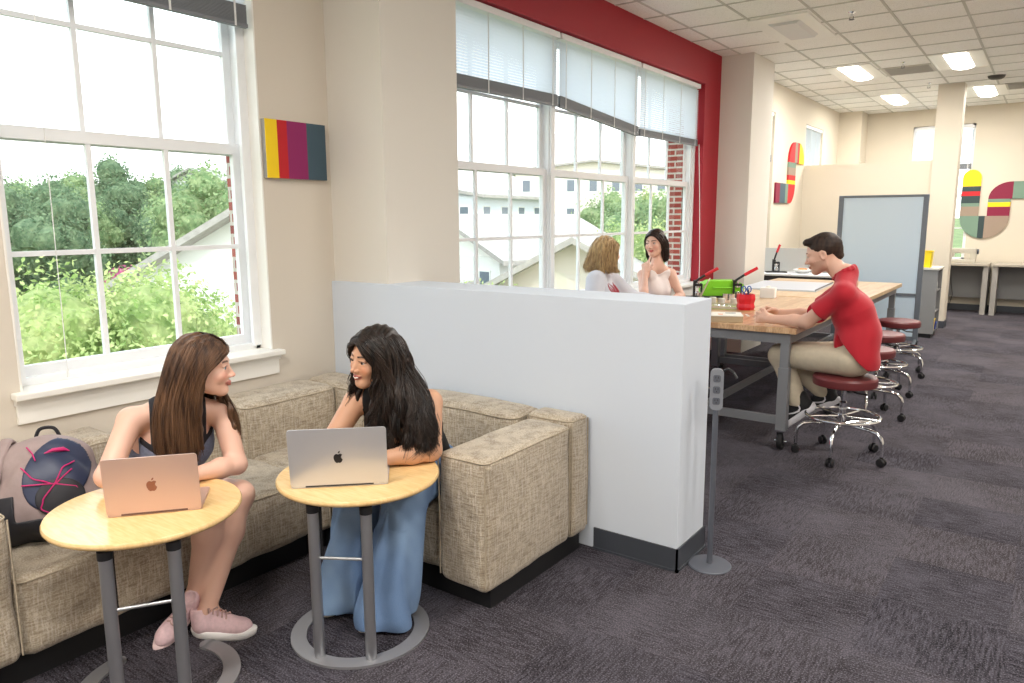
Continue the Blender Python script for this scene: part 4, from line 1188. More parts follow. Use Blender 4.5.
def tree_mesh(seed, w, h, nleaf, ls, trunk_h):
    """crown: overlapping leafy lobes (leaf cards) + lobed inner mass; returns meshes"""
    r = random.Random(seed)
    lobes = []
    for k in range(14):
        a = r.uniform(0, 2 * PI); rad = r.uniform(.15, .75) * w * .5; zz = trunk_h + (h - trunk_h) * r.uniform(.15, .85)
        s = (1 - abs((zz - trunk_h) / (h - trunk_h) - .45) * .8)
        lobes.append((Vector((rad * math.cos(a) * s, rad * math.sin(a) * s, zz)), r.uniform(.20, .32) * w))
    lobes.append((Vector((0, 0, trunk_h + (h - trunk_h) * .5)), w * .36)); lobes.append((Vector((0, 0, h - w * .22)), w * .24))
    mb = MB()
    for c, rr in lobes:
        g = bmesh.ops.create_icosphere(mb.bm, subdivisions=2, radius=rr * .66)
        for v in g['verts']:
            d = v.co.normalized(); v.co = c + v.co * (1 + .25 * mnoise.noise(d * 2.3 + c)) * Vector((1, 1, .85)).length / 1.65
    for k in range(nleaf):
        c, rr = lobes[r.randrange(len(lobes))]
        d = Vector((r.gauss(0, 1), r.gauss(0, 1), r.gauss(0, 1) + .2)).normalized()
        p = c + d * rr * r.uniform(.62, 1.12)
        nrm = (d + Vector((r.gauss(0, .6), r.gauss(0, .6), r.gauss(0, .6)))).normalized()
        t1 = nrm.orthogonal().normalized(); t1.rotate(Matrix.Rotation(r.uniform(0, 6.28), 3, nrm)); t2 = nrm.cross(t1)
        s = ls * r.uniform(.6, 1.3)
        mb.quad(p - t1 * s, p - t2 * s * .5, p + t1 * s, p + t2 * s * .5)
    return mb
def tree_proto(nm, seed, w, h, nleaf, ls, trunk_h, m):
    t = thing(nm, None, 'tree', (0, 0, -200))
    tree_mesh(seed, w, h, nleaf, ls, trunk_h).build('foliage', m, t, fix=False)
    mb = MB(); mb.tube([(0, 0, -.3), (.05, .02, trunk_h * .6), (0, .08, trunk_h + (h - trunk_h) * .5)], [w * .035, w * .028, w * .012], 8)
    mb.build('trunk', BARK, t, True)
    return t
def DIRP(px, dist):
    """ground position at a bearing (photo column) and horizontal distance from the viewpoint"""
    th = math.atan2(px - 512, 740.39) ; a = PI / 2 + .6275 - th
    return dist * math.cos(a), dist * math.sin(a)
P1 = tree_proto('leafy_tree', 1, 7.5, 7.2, 26000, .085, 1.6, LG1)
x, y = DIRP(96, 22); P1.location = (x, y, GZ - .3); P1.rotation_euler = (0, 0, .5); P1['label'] = 'bright yellow-green tree just outside the near window, left one'; P1['group'] = 'yellow-green trees close outside the windows'
x, y = DIRP(150, 26); copy_tree(P1, label='bright yellow-green tree just outside the near window, centre one', loc=(x, y, GZ - 1.6), rz=2.4)['group'] = 'yellow-green trees close outside the windows'
x, y = DIRP(216, 27); t = copy_tree(P1, label='bright yellow-green tree in front of the pale house outside', loc=(x, y, GZ - 3.6), rz=4.1)
x, y = DIRP(40, 26); t = copy_tree(P1, label='bright yellow-green tree low at the left edge of the near window', loc=(x, y, GZ - 1.4), rz=1.1)
x, y = DIRP(470, 34); t = copy_tree(P1, label='yellow-green tree seen at the left pane group of the triple window', loc=(x, y, GZ - 2.2), rz=1.9)
x, y = DIRP(505, 36); t = copy_tree(P1, label='yellow-green tree seen below the gabled roof through the triple window', loc=(x, y, GZ - 2.6), rz=3.3)
x, y = DIRP(655, 40); t = copy_tree(P1, label='green tree seen through the right part of the triple window', loc=(x, y, GZ + .6), rz=5.0)
t.scale = (1.1, 1.1, 1.0)
# woodland beyond
P2 = tree_proto('woodland_tree', 2, 8.5, 13, 5200, .20, 2.0, LG2)
P3 = tree_proto('woodland_tree', 3, 9, 14, 5200, .20, 2.0, LG3)
first = {2: P2, 3: P3}
r = random.Random(5)
row = 0
WL = 'broad green tree in the woodland beyond the near window'
for dist, n, bz in ((76, 8, -1.4), (88, 9, -1.2), (102, 10, -1.2), (118, 11, -1.5), (136, 12, -1.8)):
    for k in range(n):
        px_ = -60 + 420 * (k + r.uniform(.1, .9)) / n
        if dist < 90 and 95 < px_ < 165: continue
        x, y = DIRP(px_, dist + r.uniform(-5, 5))
        z = hgt(x, y) + bz + r.uniform(-1.6, 1.0)
        src = 2 if r.random() < .55 else 3
        p = first.get(src)
        proto_ = P2 if src == 2 else P3
        if p is not None:
            o = p; first[src] = None; o.location = (x, y, z); o.rotation_euler = (0, 0, r.uniform(0, 6))
        else:
            o = copy_tree(proto_, loc=(x, y, z), rz=r.uniform(0, 6))
        s = r.uniform(.85, 1.1); o.scale = (s, s, s)
        o['group'] = 'light woodland trees' if src == 2 else 'dark woodland trees'
        o['label'] = WL if src == 2 else 'dark green tree in the woodland beyond the near window'
for px_, dist, dz in ((628, 75, 0), (662, 78, 0), (685, 72, 0), (610, 90, 1), (645, 95, 1)):
    x, y = DIRP(px_, dist); o = copy_tree(P2, loc=(x, y, GZ - 3.0 + dz), rz=r.uniform(0, 6)); o['group'] = 'trees beyond the triple window'; o['label'] = 'green tree beyond the triple window behind the pale buildings'
x, y = DIRP(126, 62); PK = tree_proto('flowering_tree', 4, 4.2, 5.0, 1200, .2, 1.2, LG4); PK.location = (x, y, GZ); PK['label'] = 'small pink flowering tree by the parked cars outside'

# buildings outside
WALLW = mat('pale_siding', srgb(236, 234, 226), .8); ROOFG = mat('pale_shingle', srgb(176, 170, 162), .85, var=.2, scale=3); WDARK = mat('outside_glass_dark', srgb(110, 120, 130), .2)  # pale tones put the overexposed, washed-out view into the surface colours
def house(label, x, y, z, rz, w, d, h, rh, nwin, floors, m=WALLW, roof=ROOFG, cat='building'):
    t = thing('building', label, cat, (x, y, z), rz)
    mb = MB(); mb.box((-w / 2, -d / 2, 0), (w / 2, d / 2, h))
    mb.prism([(-w / 2, h), (w / 2, h), (0, h + rh)], 1, -d / 2 + .3, d / 2 - .3); mb.build('wall', m, t)
    mb = MB()
    o = 1.1
    for s in (-1, 1):
        a = (s * (w / 2 + o), h - rh * o / (w / 2)); b = (0, h + rh)
        mb.prism([(a[0], a[1]), (b[0], b[1]), (b[0], b[1] + .3), (a[0], a[1] + .3)], 1, -d / 2 - .6, d / 2 + .6)
    mb.build('roof', roof, t)
    for f in range(floors):
        for k in range(nwin):
            for (fx, sgn) in ((1, 1), (0, -1), (0, 1)):
                zc = 1.0 + f * (h / floors)
                mb = MB()
                if fx:
                    yy = -d / 2 + d * (k + .5) / nwin; mb.box((w / 2 - .05, yy - .7, zc), (w / 2 + .06, yy + .7, zc + 1.7))
                    wn_ = mb.build('window', WALLW, t); mb = MB(); mb.box((w / 2 + .05, yy - .6, zc + .1), (w / 2 + .08, yy + .6, zc + 1.6)); mb.build('pane', WDARK, wn_)
                else:
                    xx = -w / 2 + w * (k + .5) / nwin; mb.box((xx - .6, sgn * d / 2 - .06, zc), (xx + .6, sgn * d / 2 + .06, zc + 1.7))
                    wn_ = mb.build('window', WALLW, t); mb = MB(); mb.box((xx - .5, sgn * (d / 2 + .03) - .04, zc + .1), (xx + .5, sgn * (d / 2 + .03) + .04, zc + 1.6)); mb.build('pane', WDARK, wn_)
    return t
x, y = DIRP(306, 38)
house('pale house with light gabled roof at the right side of the near window view', x, y, GZ + .5, R(26), 13, 10, 5.3, 3.4, 3, 2)
x, y = DIRP(225, 118)
house('small white building among the distant trees', x, y, 3.2, R(10), 9, 9, 4, 1.5, 2, 1)
x, y = DIRP(512, 58)
house('pale gabled building outside the left part of the triple window', x, y, GZ - 1, R(-12), 12, 13, 7.2, 2.6, 4, 2)
x, y = DIRP(468, 84)
house('pale columned building far outside the triple window', x, y, GZ, R(5), 12, 14, 11, 1.0, 4, 3, m=mat('tower_white', srgb(226, 230, 234), .8))
x, y = DIRP(592, 112)
house('long pale apartment building outside the middle of the triple window', x, y, GZ, R(30), 21, 20, 15, 1.2, 7, 4, m=mat('cream_wall', srgb(232, 224, 208), .8))
x, y = DIRP(600, 40)
house('low pale gabled annex behind the blonde person outside the triple window', x, y, GZ, R(18), 10, 12, 5.0, 2.6, 3, 2, m=mat('tan_wall', srgb(206, 196, 182), .8))
# parked cars
def car(label, px_, dist, rz, col):
    x, y = DIRP(px_, dist)
    t = thing('parked_car', label, 'car', (x, y, GZ + .03), rz)
    mb = MB(); prof = [(-2.1, .3), (2.1, .3), (2.15, .7), (1.9, .85), (1.0, .95), (.5, 1.42), (-1.1, 1.45), (-1.8, .95), (-2.15, .85)]
    mb.prism(prof, 1, -.85, .85); mb.build('body', mat('car_' + col[0], col[1], .3), t)
    mb = MB(); mb.prism([(.42, 1.34), (.9, .96), (-1.65, .96), (-1.05, 1.38)], 1, -.87, .87); mb.build('windows', WDARK, t)
    for sx in (-1.3, 1.3):
        for sy in (-.8, .8):
            mb = MB(); mb.lathe((0, 0, 0), [(0, -.1), (.32, -.1), (.32, .1), (0, .1)], 16, Matrix.Translation((sx, sy, .32)) @ Matrix.Rotation(PI / 2, 4, 'X')); mb.build('wheel', RUBBER, t)
car('white car parked outside left of the pale house', 158, 52, .3, ('white', srgb(236, 236, 238)))
car('red car parked outside left of the pale house', 150, 60, .3, ('red', srgb(170, 60, 60)))
car('grey car parked outside beside the white car', 166, 57, .3, ('grey', srgb(130, 134, 142)))
car('white car on the road at the left edge of the near window', 14, 40, 1.2, ('white', srgb(236, 236, 238)))

# ================================================================== LIGHT
wd = bpy.data.worlds.new('sky'); SC.world = wd; wd.use_nodes = True
nt = wd.node_tree; bg = nt.nodes['Background']
tc = N(nt, 'ShaderNodeTexCoord'); sp = N(nt, 'ShaderNodeSeparateXYZ'); nt.links.new(tc.outputs['Generated'], sp.inputs[0])
c = mixcol(nt, rng_map(nt, sp.outputs[2], 0.0, 0.7), (1.0, 1.0, 1.0, 1), (0.72, 0.86, 1.0, 1))
nt.links.new(c, bg.inputs[0]); bg.inputs[1].default_value = SKY_S
sun = bpy.data.lights.new('sun', 'SUN'); sun.energy = SUN_S; sun.angle = R(2); sun.color = (1, .96, .88)
so = bpy.data.objects.new('sun', sun); COL.objects.link(so); so.rotation_euler = Vector((0.62, -0.30, 0.72)).to_track_quat('Z', 'Y').to_euler()
# ================================================================== BODY ENGINE: blended volumes meshed as one surface
def V3(*a): return np.array(a, dtype=np.float64)
def unit(v): v = np.asarray(v, float); return v / (np.linalg.norm(v) + 1e-12)

class Field:
    def __init__(self): self.p = []
    def cone(self, a, b, ra, rb=None, k=.02, mode='add'):
        self.p.append(('c', np.asarray(a, float), np.asarray(b, float), ra, ra if rb is None else rb, k, mode)); return self
    def ell(self, c, rad, Rm=None, k=.02, mode='add'):
        self.p.append(('e', np.asarray(c, float), np.eye(3) if Rm is None else Rm, np.asarray(rad, float), None, k, mode)); return self
    def grown(self, g, keep=None):
        f = Field()
        for i, q in enumerate(self.p):
            if keep is not None and not keep(i, q): continue
            if q[6] != 'add': continue
            if q[0] == 'c': f.p.append(('c', q[1], q[2], q[3] + g, q[4] + g, q[5], q[6]))
            else: f.p.append(('e', q[1], q[2], q[3] + g, None, q[5], q[6]))
        return f

def pdist(q, P):
    if q[0] == 'c':
        a, b, ra, rb = q[1], q[2], q[3], q[4]
        ba = b - a; bb = ba @ ba + 1e-12
        pa = P - a
        h = np.clip(pa @ ba / bb, 0, 1)
        return np.sqrt(((pa - h[:, None] * ba) ** 2).sum(1)) - (ra + (rb - ra) * h)
    c, Rm, rad = q[1], q[2], q[3]
    L = (P - c) @ Rm
    k0 = np.sqrt(((L / rad) ** 2).sum(1)); k1 = np.sqrt(((L / rad ** 2) ** 2).sum(1)) + 1e-9
    return k0 * (k0 - 1) / k1

def fold(prims, P, D=None):
    d = np.full(len(P), 10.0)
    for i, q in enumerate(prims):
        e = pdist(q, P) if D is None else D[i]
        k = q[5]
        if q[6] == 'add':
            h = np.clip(.5 + .5 * (e - d) / k, 0, 1); d = e + (d - e) * h - k * h * (1 - h)
        else:
            h = np.clip(.5 - .5 * (d + e) / k, 0, 1); d = d + (-e - d) * h + k * h * (1 - h)
    return d

def mesh_field(F, h, post=None, extra=.03):
    lo = np.full(3, 1e9); hi = -lo
    for q in F.p:
        if q[6] != 'add': continue
        if q[0] == 'c':
            for c, r in ((q[1], q[3]), (q[2], q[4])): lo = np.minimum(lo, c - r); hi = np.maximum(hi, c + r)
        else:
            r = q[3].max(); lo = np.minimum(lo, q[1] - r); hi = np.maximum(hi, q[1] + r)
    lo -= extra; hi += extra
    B = 8
    nb = np.ceil((hi - lo) / (h * B)).astype(int)
    n = nb * B
    bc = np.stack(np.meshgrid(*[(np.arange(m) + .5) * B * h for m in nb], indexing='ij'), -1).reshape(-1, 3) + lo
    Dc = np.array([pdist(q, bc) for q in F.p])
    dc = fold(F.p, bc, Dc)
    dcp = post(bc, dc) if post else dc
    half = B * h * .9
    marg = half + .03
    act = np.where(np.abs(dc) < marg + (.03 if post else 0))[0] if not post else np.where(dc < marg + .03)[0]
    G = np.ones(tuple(nb) + (B, B, B), np.float32)
    Gf = G.reshape(-1, B * B * B)
    Gf[dcp < 0] = -1
    off = np.stack(np.meshgrid(*[np.arange(B) * h for _ in range(3)], indexing='ij'), -1).reshape(-1, 3) - B * h / 2
    add = np.array([q[6] == 'add' for q in F.p]); ks = np.array([q[5] for q in F.p])
    for bi in act:
        rel = np.where(np.where(add, Dc[:, bi] < max(dc[bi], 0) + 2 * half + ks + .02, Dc[:, bi] < half + ks + .02))[0]
        P = bc[bi] + off
        d = fold([F.p[i] for i in rel], P)
        if post: d = post(P, d)
        Gf[bi] = d
    A = G.transpose(0, 3, 1, 4, 2, 5).reshape(tuple(n))
    S = A < 0
    cnt = np.zeros((n[0] - 1, n[1] - 1, n[2] - 1), np.uint8)
    for dx in (0, 1):
        for dy in (0, 1):
            for dz in (0, 1): cnt += S[dx:n[0] - 1 + dx, dy:n[1] - 1 + dy, dz:n[2] - 1 + dz]
    cells = np.argwhere((cnt > 0) & (cnt < 8))
    idx = np.full(cnt.shape, -1, np.int32); idx[cells[:, 0], cells[:, 1], cells[:, 2]] = np.arange(len(cells))
    pos = np.zeros((len(cells), 3)); w = np.zeros(len(cells))
    cr = [(i, j, k) for i in (0, 1) for j in (0, 1) for k in (0, 1)]
    val = {c: A[cells[:, 0] + c[0], cells[:, 1] + c[1], cells[:, 2] + c[2]].astype(float) for c in cr}
    for a in cr:
        for ax in range(3):
            if a[ax]: continue
            b = list(a); b[ax] = 1; b = tuple(b)
            va, vb = val[a], val[b]; m = (va < 0) != (vb < 0)
            t = np.where(m, va / np.where(m, va - vb, 1), 0)
            p = np.tile(np.array(a, float), (len(cells), 1)); p[:, ax] += t
            pos[m] += p[m]; w[m] += 1
    verts = (cells + pos / w[:, None]) * h + lo
    faces = []
    for ax in range(3):
        o1, o2 = (ax + 1) % 3, (ax + 2) % 3
        sl0 = [slice(1, m - 1) for m in n]; sl1 = [slice(1, m - 1) for m in n]
        sl0[ax] = slice(0, n[ax] - 1); sl1[ax] = slice(1, n[ax])
        s0 = S[tuple(sl0)]; s1 = S[tuple(sl1)]
        E = np.argwhere(s0 != s1); st = np.array([1, 1, 1]); st[ax] = 0
        pos0 = E + st
        inside0 = s0[E[:, 0], E[:, 1], E[:, 2]]
        q = []
        for (a, b) in ((0, 0), (1, 0), (1, 1), (0, 1)):
            c = pos0.copy(); c[:, o1] -= a; c[:, o2] -= b
            q.append(idx[c[:, 0], c[:, 1], c[:, 2]])
        q = np.stack(q, 1)
        ok = (q >= 0).all(1)
        q = q[ok]; ins = inside0[ok]
        q[~ins] = q[~ins][:, ::-1]
        faces.append(q)
    faces = np.concatenate(faces)
    return verts, faces

def np_object(name, verts, faces, material, parent=None, colors=None, smooth=True, origin=None):
    me = bpy.data.meshes.new(name)
    vs = verts if origin is None else verts - origin
    me.vertices.add(len(vs)); me.vertices.foreach_set('co', np.ascontiguousarray(vs, np.float32).ravel())
    faces = np.asarray(faces, np.int32); k = faces.shape[1]
    me.loops.add(faces.size); me.loops.foreach_set('vertex_index', faces.ravel())
    me.polygons.add(len(faces)); me.polygons.foreach_set('loop_start', np.arange(0, faces.size, k, dtype=np.int32))
    me.update(calc_edges=True); me.validate()
    if smooth: me.polygons.foreach_set('use_smooth', np.ones(len(me.polygons), bool))
    me.materials.append(material)
    if colors is not None:
        ca = me.color_attributes.new('Col', 'FLOAT_COLOR', 'POINT')
        c4 = np.ones((len(verts), 4), np.float32); c4[:, :3] = colors
        ca.data.foreach_set('color', c4.ravel())
    o = bpy.data.objects.new(name, me); COL.objects.link(o)
    if parent is not None: o.parent = parent
    return o

def wob(P, f, seed=0, n=5):
    r = np.random.RandomState(seed); s = 0
    for i in range(n):
        k = unit(r.normal(size=3)) * f * (.6 + .8 * r.rand()); s = s + np.sin(P @ k + r.rand() * 6.28)
    return s / n

class Head:
    """head frame: x to the person's right, y forward, z up; origin between the eyes' level inside the head"""
    def __init__(s, c, fwd, tilt=0.0, roll=0.0, sc=1.0):
        f = unit(fwd); u = V3(0, 0, 1)
        r = unit(np.cross(f, u)); u = np.cross(r, f)
        M_ = np.stack([r, f, u], 1)
        if roll:
            c_, s_ = math.cos(roll), math.sin(roll); M_ = M_ @ np.array([[c_, 0, s_], [0, 1, 0], [-s_, 0, c_]])
        s.o = np.asarray(c, float); s.M = M_; s.s = sc
    def w(s, *p): return s.o + s.M @ (np.array(p, float) * s.s)
    def l(s, P): return ((P - s.o) @ s.M) / s.s

def add_head(F, H, male=False, smile=.5):
    s = H.s; M_ = H.M
    def E(c, r, k=.02, mode='add'): F.ell(H.w(*c), np.array(r) * s, M_, k * s, mode)
    def C(a, b, ra, rb=None, k=.012, mode='add'): F.cone(H.w(*a), H.w(*b), ra * s, (rb if rb is not None else ra) * s, k * s, mode)
    E((0, -.012, .032), (.074, .094, .083), .03)
    E((0, .028, -.010), (.060, .064, .080), .03)
    E((0, .040, -.045), (.050, .048, .052), .03)
    C((.032, .012, -.062), (.012, .066, -.094), .026 if male else .022, .018, .025)
    C((-.032, .012, -.062), (-.012, .066, -.094), .026 if male else .022, .018, .025)
    E((0, .078, -.092), (.018, .014, .014), .015)
    for sx in (-1, 1):
        E((sx * .036, .066, -.028), (.022, .020, .022), .02)
        C((sx * .016, .085, .024), (sx * .044, .072, .022), .008 if not male else .010, None, .012)
    # eye sockets
    for sx in (-1, 1): E((sx * .031, .101, .003), (.017, .014, .012), .010, 'sub')
    # nose
    C((0, .088, .010), (0, .106, -.028), .007, .0095, .008)
    E((0, .110, -.031), (.0095, .010, .008), .006)
    for sx in (-1, 1): E((sx * .0115, .101, -.034), (.0075, .009, .0065), .005)
    # lips
    for sx in (-1, 1):
        C((0, .0985, -.0585), (sx * .022, .0885, -.0570 + .004 * smile), .0052, .0030, .004)
        C((0, .0970, -.0665), (sx * .020, .0885, -.0600 + .004 * smile), .0062, .0032, .004)
    C((-.017, .1045, -.0622), (.017, .1045, -.0622), .0028, None, .003, 'sub')
    # lids
    for sx in (-1, 1):
        C((sx * .019, .088, .0095), (sx * .043, .082, .0085), .0056, None, .004)
        C((sx * .020, .088, -.0062), (sx * .042, .083, -.0055), .0042, None, .004)
    # ears
    for sx in (-1, 1):
        E((sx * .075, -.006, -.012), (.008, .019, .031), .008)
        E((sx * .081, -.002, -.008), (.005, .010, .018), .004, 'sub')

def head_colors(H, P, col, skin, lip, brow, blush=None, stubble=None, lips_on=True):
    L = H.l(P); x, y, z = L.T
    ax = np.abs(x)
    def put(m, c):
        m = np.clip(m, 0, 1)[:, None]; col[:] = col * (1 - m) + np.array(c)[None] * m
    front = (y > .05)
    if blush is not None:
        d = np.sqrt((ax - .040) ** 2 + (z + .030) ** 2); put((1 - d / .028) * .55 * front, blush)
        d = np.sqrt(x ** 2 + (z + .030) ** 2 + (y - .115) ** 2); put((1 - d / .02) * .4, blush)
    if stubble is not None: put(.35 * ((z < -.035) & (y > -.01) & (np.sqrt(x**2 + (z + .06)**2) < .1) & (L[:, 2] > -.12)), stubble)
    if lips_on:
        e = (ax / .0255) ** 2 + ((z + .0620 - .0035 * (ax / .022) ** 2) / .0105) ** 2
        put((1.15 - e) * 4 * front * (y > .08), lip)
        put((1 - np.abs(z + .0622 - .003 * (ax / .02) ** 2) / .0022) * 1.5 * (ax < .021) * (y > .08), np.array(lip) * .35)
    zb = .0235 + .004 * np.sin(np.clip((ax - .012) / .04, 0, 1) * PI)
    put((1 - np.abs(z - zb) / .0042) * 2.2 * (ax > .013) * (ax < .049) * (y > .05), brow)
    d = np.sqrt(((ax - .031) / 1.35) ** 2 + (z - .003) ** 2)
    put((1 - np.abs(z - (.0085 - ((ax - .031) / .0145) ** 2 * .0035)) / .0022) * 1.6 * (np.abs(ax - .031) < .0145) * (y > .06), np.array(brow) * .35)
    put((.0035 - np.sqrt((ax - .007) ** 2 + (z + .0385) ** 2)) * 500 * (y > .08), np.array(skin) * .3)

def add_eyes(H, t, iris, look=(0, 1, 0), parent=None):
    look = unit(look)
    for sx in (-1, 1):
        c = H.w(sx * .031, .0785, .0020); r = .0122 * H.s
        mb = MB(); g = bmesh.ops.create_uvsphere(mb.bm, u_segments=24, v_segments=16, radius=1.0)
        o = mb.build('eye', mat('eye_' + str(round(iris[0], 3)), (1, 1, 1, 1), .15, vcol=True), t, True, 180)
        me = o.data; n = len(me.vertices)
        co = np.zeros(n * 3, np.float32); me.vertices.foreach_get('co', co); co = co.reshape(-1, 3).astype(float)
        lk = H.M @ look
        dt = co @ lk
        # refine: colour by angle to gaze
        col = np.full((n, 4), 1.0, np.float32); col[:, :3] = (.55, .53, .52)
        col[dt > math.cos(R(34)), :3] = iris; col[dt > math.cos(R(15)), :3] = (.01, .01, .01)
        ca = me.color_attributes.new('Col', 'FLOAT_COLOR', 'POINT'); ca.data.foreach_set('color', col.ravel())
        me.vertices.foreach_set('co', (co * r + c).astype(np.float32).ravel()); me.update()

def add_hand(F, wr, d, nrm, thumb, curl=.6, sc=1.0, spread=.12, curls=None, k=.006):
    """wr wrist; d direction of palm; nrm palm-side normal (fingers curl towards it); thumb = side of thumb"""
    d = unit(d); nrm = unit(nrm - d * (nrm @ d)); th = unit(thumb - d * (thumb @ d) - nrm * (thumb @ nrm))
    L = .085 * sc
    base = [.030, .010, -.010, -.028]; lens = [(.042, .025, .021), (.046, .029, .023), (.042, .027, .022), (.033, .020, .019)]
    for i in range(4):
        kn = wr + d * (L - abs(i - 1) * .004 * sc) + th * base[i] * sc
        F.cone(wr + th * base[i] * .55 * sc + d * .01 * sc, kn, .0135 * sc, .0105 * sc, .012)
        a = (curls[i] if curls else curl); dd = unit(d + th * (base[i] * 6 * spread)); p = kn; ang = 0
        rr = [.0092, .0082, .0074, .0064]
        for j in range(3):
            ang += a * (1.0, 1.15, .8)[j]
            v = dd * math.cos(ang) + nrm * math.sin(ang); q = p + v * lens[i][j] * sc
            F.cone(p, q, rr[j] * sc, rr[j + 1] * sc, k * .5); p = q
    F.cone(wr + d * .02 * sc, wr + d * .055 * sc, .020 * sc, .018 * sc, .014)
    t0 = wr + d * .022 * sc + th * .024 * sc; t1 = t0 + (d * .6 + th * .65 + nrm * .35) * .042 * sc
    t2 = t1 + (d * .85 + th * .15 + nrm * (.3 + curl * .5)) * .031 * sc; t3 = t2 + (d * .85 - th * .15 + nrm * (.3 + curl * .7)) * .024 * sc
    F.cone(t0, t1, .0150 * sc, .0115 * sc, .012); F.cone(t1, t2, .0105 * sc, .0092 * sc, .004); F.cone(t2, t3, .0092 * sc, .0070 * sc, .004)

def add_arm(F, sh, el, wr, r=(.047, .038, .036, .022), k=.02):
    F.cone(sh, el, r[0], r[1], .03); m = el + (wr - el) * .35
    F.cone(el, m, r[2], r[2] * 1.0, k); F.cone(m, wr, r[2], r[3], k)
    F.cone(wr - unit(wr - el) * .01, wr + unit(wr - el) * .01, r[3] * 1.02, r[3], k)
def add_leg(F, hip, kn, an, r=(.082, .056, .052, .034), k=.03):
    F.cone(hip, kn, r[0], r[1], k); m = kn + (an - kn) * .32
    F.cone(kn, m, r[2], r[2] * 1.04, k); F.cone(m, an, r[2] * 1.04, r[3], k)

class Torso:
    def __init__(s, pel, neck, shR, shL, w=1.0, bust=0.0, hips=.085, rib=.095, waist=.078, male=False):
        s.pel, s.neck, s.shR, s.shL = [np.asarray(q, float) for q in (pel, neck, shR, shL)]
        mid = (s.shR + s.shL) / 2
        s.r = unit(s.shR - s.shL); up = unit(mid - s.pel); s.f = unit(np.cross(up, s.r)); s.u = np.cross(s.r, s.f)
        s.mid = mid; s.w = w; s.bust = bust; s.hips = hips; s.rib = rib; s.waist = waist; s.male = male
        s.L = np.linalg.norm(mid - s.pel)
        s.chest = s.pel + (mid - s.pel) * .68 + s.f * .005; s.wst = s.pel + (mid - s.pel) * .34 - s.f * .005
    def loc(s, P):
        q = P - s.mid; return q @ s.r, q @ s.f, q @ s.u
    def add(s, F):
        r, f = s.r, s.f
        for sx in (-1, 1):
            F.cone(s.pel + r * sx * .055 * s.w, s.wst + r * sx * .045 * s.w, s.hips, s.waist, .05)
            F.cone(s.wst + r * sx * .045 * s.w, s.chest + r * sx * .055 * s.w, s.waist, s.rib, .05)
            F.cone(s.chest + r * sx * .055 * s.w, s.mid + r * sx * .07 * s.w - s.u * .05 - f * .01, s.rib, s.rib * .62, .05)
            if s.bust: F.ell(s.chest + r * sx * .062 + f * (.062) + s.u * .005, np.array([.052, .050, .052]) * s.bust, np.stack([r, f, s.u], 1), .03)
        for sh in (s.shR, s.shL):
            F.cone(sh, s.neck - s.u * .02, .043, .045, .035)
            F.cone(sh + (s.mid - sh) * .25, s.neck + s.u * .035 - f * .012, .026, .040, .03)

def garment(nm, F, h, m, parent, post, colors=None):
    v, f = mesh_field(F, h, post)
    return np_object(nm, v, f, m, parent, colors(v) if colors else None)

def strands(nm, guides, n, m, parent, H=None, r0=.0016, depth=.35, wave=.0, wfreq=18, jit=.006, seed=1, pts=20, center=None, endvar=.25, world=False):
    """hair: many fine tapering locks flowing between guide curves (head-local unless world)"""
    rs = np.random.RandomState(seed)
    G = []
    for g in guides:
        g = np.array(g, float)
        if not world: g = np.array([H.w(*q) for q in g])
        # Catmull-Rom resample
        seg = np.concatenate([[2 * g[0] - g[1]], g, [2 * g[-1] - g[-2]]])
        tt = np.linspace(0, len(g) - 1 - 1e-6, pts); out = []
        for t in tt:
            i = int(t); u = t - i; p0, p1, p2, p3 = seg[i:i + 4]
            out.append(.5 * ((2 * p1) + (-p0 + p2) * u + (2 * p0 - 5 * p1 + 4 * p2 - p3) * u * u + (-p0 + 3 * p1 - 3 * p2 + p3) * u ** 3))
        G.append(out)
    G = np.array(G); mG = len(G)
    verts = []; faces = []; sides = 4
    cen = (H.w(0, -.01, .02) if center is None else center)
    s = np.linspace(0, 1, pts)
    for k in range(n):
        u = rs.rand() * (mG - 1); i = min(int(u), mG - 2); a = u - i
        P = G[i] * (1 - a) + G[i + 1] * a
        v = rs.rand() ** 1.5 * depth
        inw = cen[None] - P; inw[:, 2] *= .25; nl = np.linalg.norm(inw, axis=1, keepdims=True) + 1e-9
        P = P + inw / nl * v * .06
        ph = round(u * 5) * 1.9 + rs.randn() * .35; amp = wave * (s ** 1.2)
        tang = np.gradient(P, axis=0); tang /= np.linalg.norm(tang, axis=1, keepdims=True) + 1e-9
        sd = np.cross(tang, inw / nl); sd /= np.linalg.norm(sd, axis=1, keepdims=True) + 1e-9
        P = P + sd * (amp * np.sin(wfreq * s + ph))[:, None] + (inw / nl) * (amp * .6 * np.cos(wfreq * s + ph * 1.3))[:, None]
        P = P + rs.randn(3)[None] * jit * (.25 + s[:, None]) * np.array([1, 1, .3])
        cut = 1 - rs.rand() * endvar; P = np.array([np.interp(s * cut, s, P[:, c]) for c in range(3)]).T
        rad = r0 * (.7 + .6 * rs.rand()) * (1 - .75 * s ** 3)
        b = len(verts)
        nb = np.cross(tang, sd)
        for j in range(pts):
            for q in range(sides):
                an = 2 * PI * q / sides; verts.append(P[j] + (sd[j] * math.cos(an) * 1.5 + nb[j] * math.sin(an)) * rad[j])
        for j in range(pts - 1):
            for q in range(sides):
                q2 = (q + 1) % sides; faces.append((b + j * sides + q, b + j * sides + q2, b + (j + 1) * sides + q2, b + (j + 1) * sides + q))
    return np_object(nm, np.array(verts), np.array(faces), m, parent)

